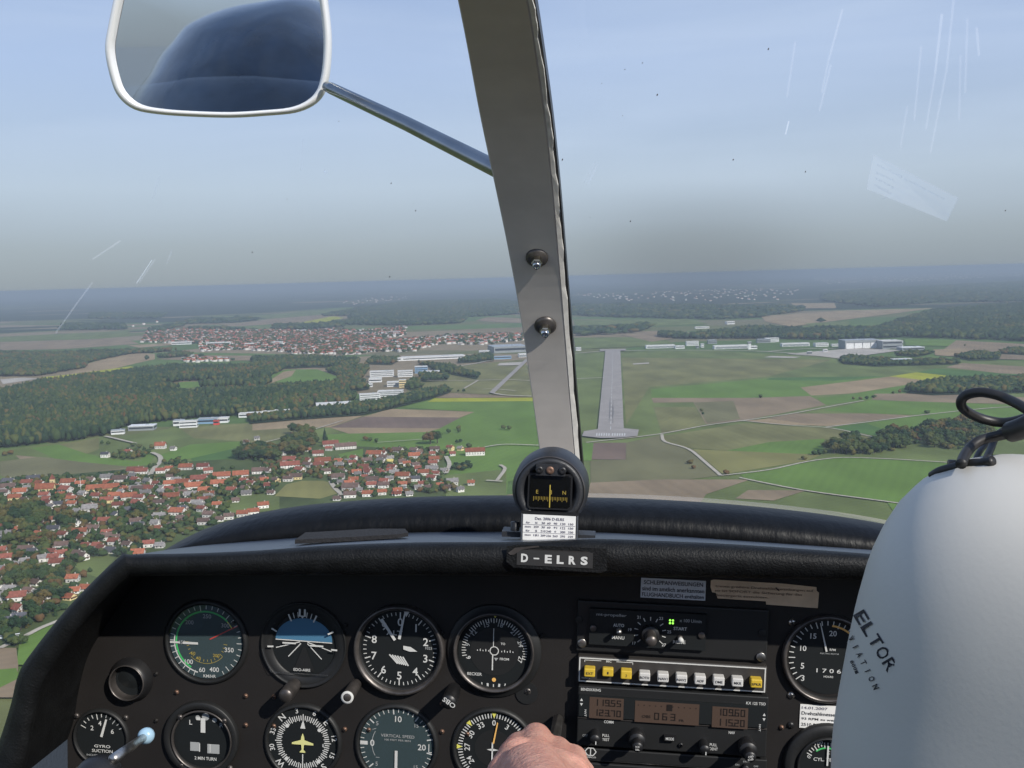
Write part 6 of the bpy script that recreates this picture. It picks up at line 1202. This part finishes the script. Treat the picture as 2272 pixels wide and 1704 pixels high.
# ---- cabin floor and sides
cf = proot('cabin_tub', Vector((0, .3, -.9)), 'dark cabin floor and side walls below the canopy', 'cabin'); o0 = Vector((0, .3, -.9))
prt(MB().box((.1, .2, -.95), (1.3, 2.3, .04)), 'floor', BLK, cf, o0)
for s in (-1, 1): prt(MB().box((.05 + s * .60, .2, -.69), (.03, 2.3, .50)), 'side_wall', mat('side_trim', (.045, .06, .085), .7, bump=.0008, bscale=200), cf, o0)
prt(MB().box((.1, 1.34, -.65), (1.3, .03, .62)), 'firewall', BLK, cf, o0)
# ---- remesh helper for bodies
def body(name, blobs, m, parent, o, vox=.003, sm=6):
    b = MB()
    for t in blobs:
        if t[0] == 'c':
            _, p, q_, r0, r1 = t; p, q_ = Vector(p), Vector(q_); n_ = max(2, int((q_ - p).length / (min(r0, r1) * .35)) + 1)
            for i in range(n_ + 1): b.ball(p.lerp(q_, i / n_), r0 + (r1 - r0) * i / n_, None, 14, 9)
        else: b.ball(t[1], t[2], t[3] if len(t) > 3 else None, 24, 16)
    ob = prt(b, name, m, parent, o); md = ob.modifiers.new('r', 'REMESH'); md.mode = 'VOXEL'; md.voxel_size = vox; md.use_smooth_shade = True
    s_ = ob.modifiers.new('s', 'SMOOTH'); s_.factor = .5; s_.iterations = sm; return ob
SKIN = mat('skin', (.60, .33, .25), .5, var=.13, scale=70, bump=.0010, bscale=420, spec=.35, sss=.12, col2=(.50, .245, .185), detail=6)
SKN2 = mat('skin_face', (.50, .27, .22), .55, var=.08, scale=30, sss=.1)
# ---- the pilot's right hand on the throttle
hs = Vector(va(1165, 1620, .72)); hp = proot('person', hs, 'pilot of whom only the closed right fist on the throttle shows at the bottom', 'person')
def h(vx, vy, y): return va(vx, vy, y)
bl = [('c', h(1122, 1614, .725), h(1100, 1680, .66), .0115, .017), ('c', h(1158, 1597, .735), h(1150, 1680, .66), .0125, .017), ('c', h(1203, 1622, .735), h(1190, 1690, .66), .0112, .017), ('c', h(1238, 1640, .73), h(1225, 1710, .66), .0112, .015),
      ('c', h(1262, 1668, .72), h(1250, 1740, .66), .0085, .014), ('c', h(1120, 1640, .69), h(1235, 1672, .69), .016, .0145), ('c', h(1150, 1690, .65), h(1190, 1800, .56), .026, .026), ('c', h(1120, 1700, .66), h(1170, 1800, .57), .018, .022), ('c', h(1225, 1710, .66), h(1200, 1800, .57), .016, .022), ('c', h(1180, 1800, .56), h(1150, 2300, .40), .027, .036)]
for vx, vy, r_ in ((1122, 1614, .0088), (1163, 1603, .009), (1203, 1622, .0088), (1240, 1645, .008)):    # fingers curl down over the knob
    p0 = h(vx, vy, .735); p1 = p0 + Vector((.0, .030, -.014)); p2 = p1 + Vector((0, .004, -.022)); p3 = p2 + Vector((0, -.018, -.010)); bl += [('c', p0, p1, r_, r_ * .92), ('c', p1, p2, r_ * .92, r_ * .86), ('c', p2, p3, r_ * .86, r_ * .8)]
p0 = h(1100, 1690, .67); p1 = p0 + Vector((-.004, .036, -.012)); p2 = p1 + Vector((.018, .022, -.012)); bl += [('c', p0, p1, .012, .0095), ('c', p1, p2, .0095, .0085)]
body('hand_and_arm', bl, SKIN, hp, hs, .0021, 6)
sl = MB().tube([h(1170, 2050, .48), h(1150, 2300, .40), h(900, 2700, .28)], [.042, .047, .06], 24); prt(sl, 'sleeve', mat('shirt_cloth', (.10, .14, .22), .9, bump=.0006, bscale=300), hp, hs)
th_ = h(1180, 1700, .745); tr_ = proot('throttle_knob', th_, 'black throttle knob inside the closed fist', 'throttle'); MB().ball((0, -.002, -.01), (.014, .014, .014)).build('knob', BLK, tr_); MB().tube([(0, 0, -.01), (0, .2, -.03)], .005, 12).build('rod', METAL, tr_)
# ---- copilot with headset
cpo = Vector((.235, .165, -.09)); pe = proot('person', cpo, 'copilot at the right edge wearing a pale grey ear protector', 'person')
hx, hy, hz = cpo
body('head_and_neck', [('e', (hx, hy, hz + .03), (.072, .092, .095)), ('e', (hx, hy + .03, hz - .035), (.056, .066, .07)), ('c', (hx, hy - .01, hz - .08), (hx, hy - .04, hz - .17), .052, .058), ('c', (hx, hy + .088, hz + .012), (hx, hy + .106, hz - .018), .010, .0135), ('e', (hx, hy + .075, hz - .05), (.028, .024, .012)), ('e', (hx, hy + .07, hz - .085), (.026, .022, .02)),
    ('e', (hx - .03, hy + .074, hz + .03), (.020, .016, .009)), ('e', (hx + .03, hy + .074, hz + .03), (.020, .016, .009)), ('e', (hx + .075, hy, hz - .01), (.008, .018, .03)), ('e', (hx - .075, hy, hz - .01), (.008, .018, .03)), ('e', (hx, hy - .06, hz - .27), (.20, .11, .09)), ('c', (hx, hy - .05, hz - .25), (hx, hy - .04, hz - .6), .15, .14)], SKN2, pe, cpo, .005, 6)
for s in (-1, 1): MB().ball((s * .031, .078, .016), .011).build('eye', WHT, pe)
body('hair', [('e', (hx, hy - .018, hz + .048), (.076, .092, .088)), ('e', (hx, hy - .05, hz), (.07, .06, .08))], mat('grey_brown_hair', (.10, .075, .055), .8, bump=.003, bscale=120), pe, cpo, .005, 3)
body('jacket', [('e', (hx, hy - .06, hz - .285), (.215, .125, .095)), ('c', (hx, hy - .05, hz - .27), (hx, hy - .04, hz - .62), .16, .15), ('c', (hx - .18, hy - .06, hz - .29), (hx - .20, hy + .06, hz - .55), .06, .05), ('c', (hx + .18, hy - .06, hz - .29), (hx + .20, hy + .06, hz - .55), .06, .05)], mat('jacket_cloth', (.05, .06, .09), .9, bump=.001, bscale=200), pe, cpo, .008, 4)
cu = va(2284, 1548, .225); hd = proot('headset', cu, 'large pale grey ear protector shell of a headset at lower right', 'headset')
CUP = mat('grey_shell', (.55, .53, .48), .42, var=.04, scale=20, bump=.00002, bscale=900, spec=.5)
axn = Vector((-.66, -.75, .02)).normalized(); axu = (Vector((.17, 0, 1)) - axn * Vector((.17, 0, 1)).dot(axn)).normalized(); axr = axu.cross(axn)
SA, SB, SC_, EX = .0452, .0555, .034, 3.3
def sq(x, y, z): return (abs(x / SA) ** EX + abs(y / SB) ** EX + abs(z / SC_) ** 2.2)
b = MB(); nu, nv = 64, 32; vs = []
for i in range(nv + 1):
    ph = math.pi * i / nv
    for j in range(nu):
        th = 2 * math.pi * j / nu; d3 = Vector((math.sin(ph) * math.cos(th), math.sin(ph) * math.sin(th), math.cos(ph))); lo_, hi_ = 0, .2
        for _ in range(22):
            mi = (lo_ + hi_) / 2
            if sq(*(d3 * mi)) < 1: lo_ = mi
            else: hi_ = mi
        q_ = d3 * lo_; vs.append(axr * q_.x + axu * q_.y + axn * q_.z)
b.add(vs, [(i * nu + j, i * nu + (j + 1) % nu, (i + 1) * nu + (j + 1) % nu, (i + 1) * nu + j) for i in range(nv) for j in range(nu)], True); b.build('ear_cup', CUP, hd)
cu2 = cu - axn * .03; ring = MB().lathe([(.036, -.012), (.047, -.008), (.050, .002), (.046, .010), (.03, .012)], Matrix.Translation(-axn * .030) @ axn.to_track_quat('Z', 'Y').to_matrix().to_4x4(), 36); ring.build('ear_cushion', BLK, hd)
def oncup(vx, vy):
    d_ = va(vx, vy, 1.0); t = .12
    while t < .32:
        p = d_ * t - cu
        if sq(p.dot(axr), p.dot(axu), p.dot(axn)) < 1.02: return d_ * t - cu
        t += .0006
    return None
def cuptext(s, x0, y0, x1, y1, hh, sp=0):
    b = MB(); L_ = math.hypot(x1 - x0, y1 - y0); ux, uy = (x1 - x0) / L_, (y1 - y0) / L_; step = L_ / (len(s) - 1 if len(s) > 1 else 1)
    for i, ch in enumerate(s):
        V, F, asp = tm(ch); cxx, cyy = x0 + ux * step * i, y0 + uy * step * i; w_ = step * .84 if not sp else min(hh * asp, step * .5); pts = [oncup(cxx + ux * u * w_ + uy * v * hh, cyy + uy * u * w_ - ux * v * hh) for u, v in V]
        if all(p is not None for p in pts): b.add(pts, F)
    if b.v: b.build('lettering', INK, hd)
cuptext('PELTOR', 1845, 1308, 1922, 1436, 27); cuptext('AVIATION', 1830, 1362, 1891, 1484, 13, 1); cuptext('8001', 1840, 1430, 1850, 1452, 7)
def zc(x, y, dd): return ac(2040 + x * .15676, 820 + y * .15676, dd)
RUB = mat('rubber_cable', (.018, .017, .017), .45, spec=.5)
def cable(pts, r_, name='cable', m=RUB):
    P = [zc(*p) for p in pts]; o = []
    for i in range(len(P) - 1):
        p0, p1, p2, p3 = P[max(i - 1, 0)], P[i], P[i + 1], P[min(i + 2, len(P) - 1)]
        for j in range(7): t = j / 7; o.append(.5 * (2 * p1 + (p2 - p0) * t + (2 * p0 - 5 * p1 + 4 * p2 - p3) * t * t + (3 * p1 - p0 - 3 * p2 + p3) * t ** 3))
    o.append(P[-1]); prt(MB().tube(o, r_, 14), name, m, hd, cu)
cable([(1800, 760, .22), (1480, 540, .225), (1250, 420, .23), (1050, 350, .232), (850, 322, .234), (670, 360, .236), (590, 450, .237), (630, 560, .238), (840, 680, .24), (1100, 745, .24), (1300, 740, .238), (1500, 690, .235), (1800, 620, .23)], .00112)
cable([(1800, 760, .236), (1500, 830, .237), (1250, 910, .238), (1050, 950, .238), (850, 1010, .236), (720, 1110, .234), (640, 1220, .23), (590, 1340, .226)], .00118)
cable([(1480, 780, .246), (1200, 860, .246), (1080, 960, .244), (1010, 1120, .24), (950, 1260, .234), (920, 1340, .23)], .00085)
cable([(1250, 900, .248), (1020, 980, .248), (900, 1100, .244), (830, 1200, .24), (780, 1320, .236)], .0007)
cable([(180, 1510, .236), (300, 1440, .234), (480, 1390, .232), (700, 1340, .230), (900, 1320, .228), (1040, 1290, .226)], .0011, 'wire_bracket')
cable([(410, 1330, .236), (510, 1330, .236)], .0009, 'wire_clip', DMET); cable([(1800, 640, .232), (1600, 760, .23), (1400, 850, .232), (1300, 880, .234)], .0024, 'strain_relief')
HAZE_D = 0.5 / 5200.0
# ------------------------------------------------------------------ haze: one box of even air
HX, HY0, HY1, HZ0, HZ1 = 48000.0, -4000.0, 64000.0, -1.0, 262.5
b = MB(); b.box((0, (HY0 + HY1) / 2, (HZ0 + HZ1) / 2), (2 * HX, HY1 - HY0, HZ1 - HZ0))
m = bpy.data.materials.new('haze_air'); m.use_nodes = True; nt = m.node_tree; nt.nodes.clear(); o = nt.nodes.new('ShaderNodeOutputMaterial'); v = nt.nodes.new('ShaderNodeVolumePrincipled')
v.inputs['Color'].default_value = (.47, .555, .645, 1); v.inputs['Density'].default_value = HAZE_D; v.inputs['Anisotropy'].default_value = .0
nt.links.new(v.outputs[0], o.inputs['Volume']); b.build('haze', m, kind='stuff')
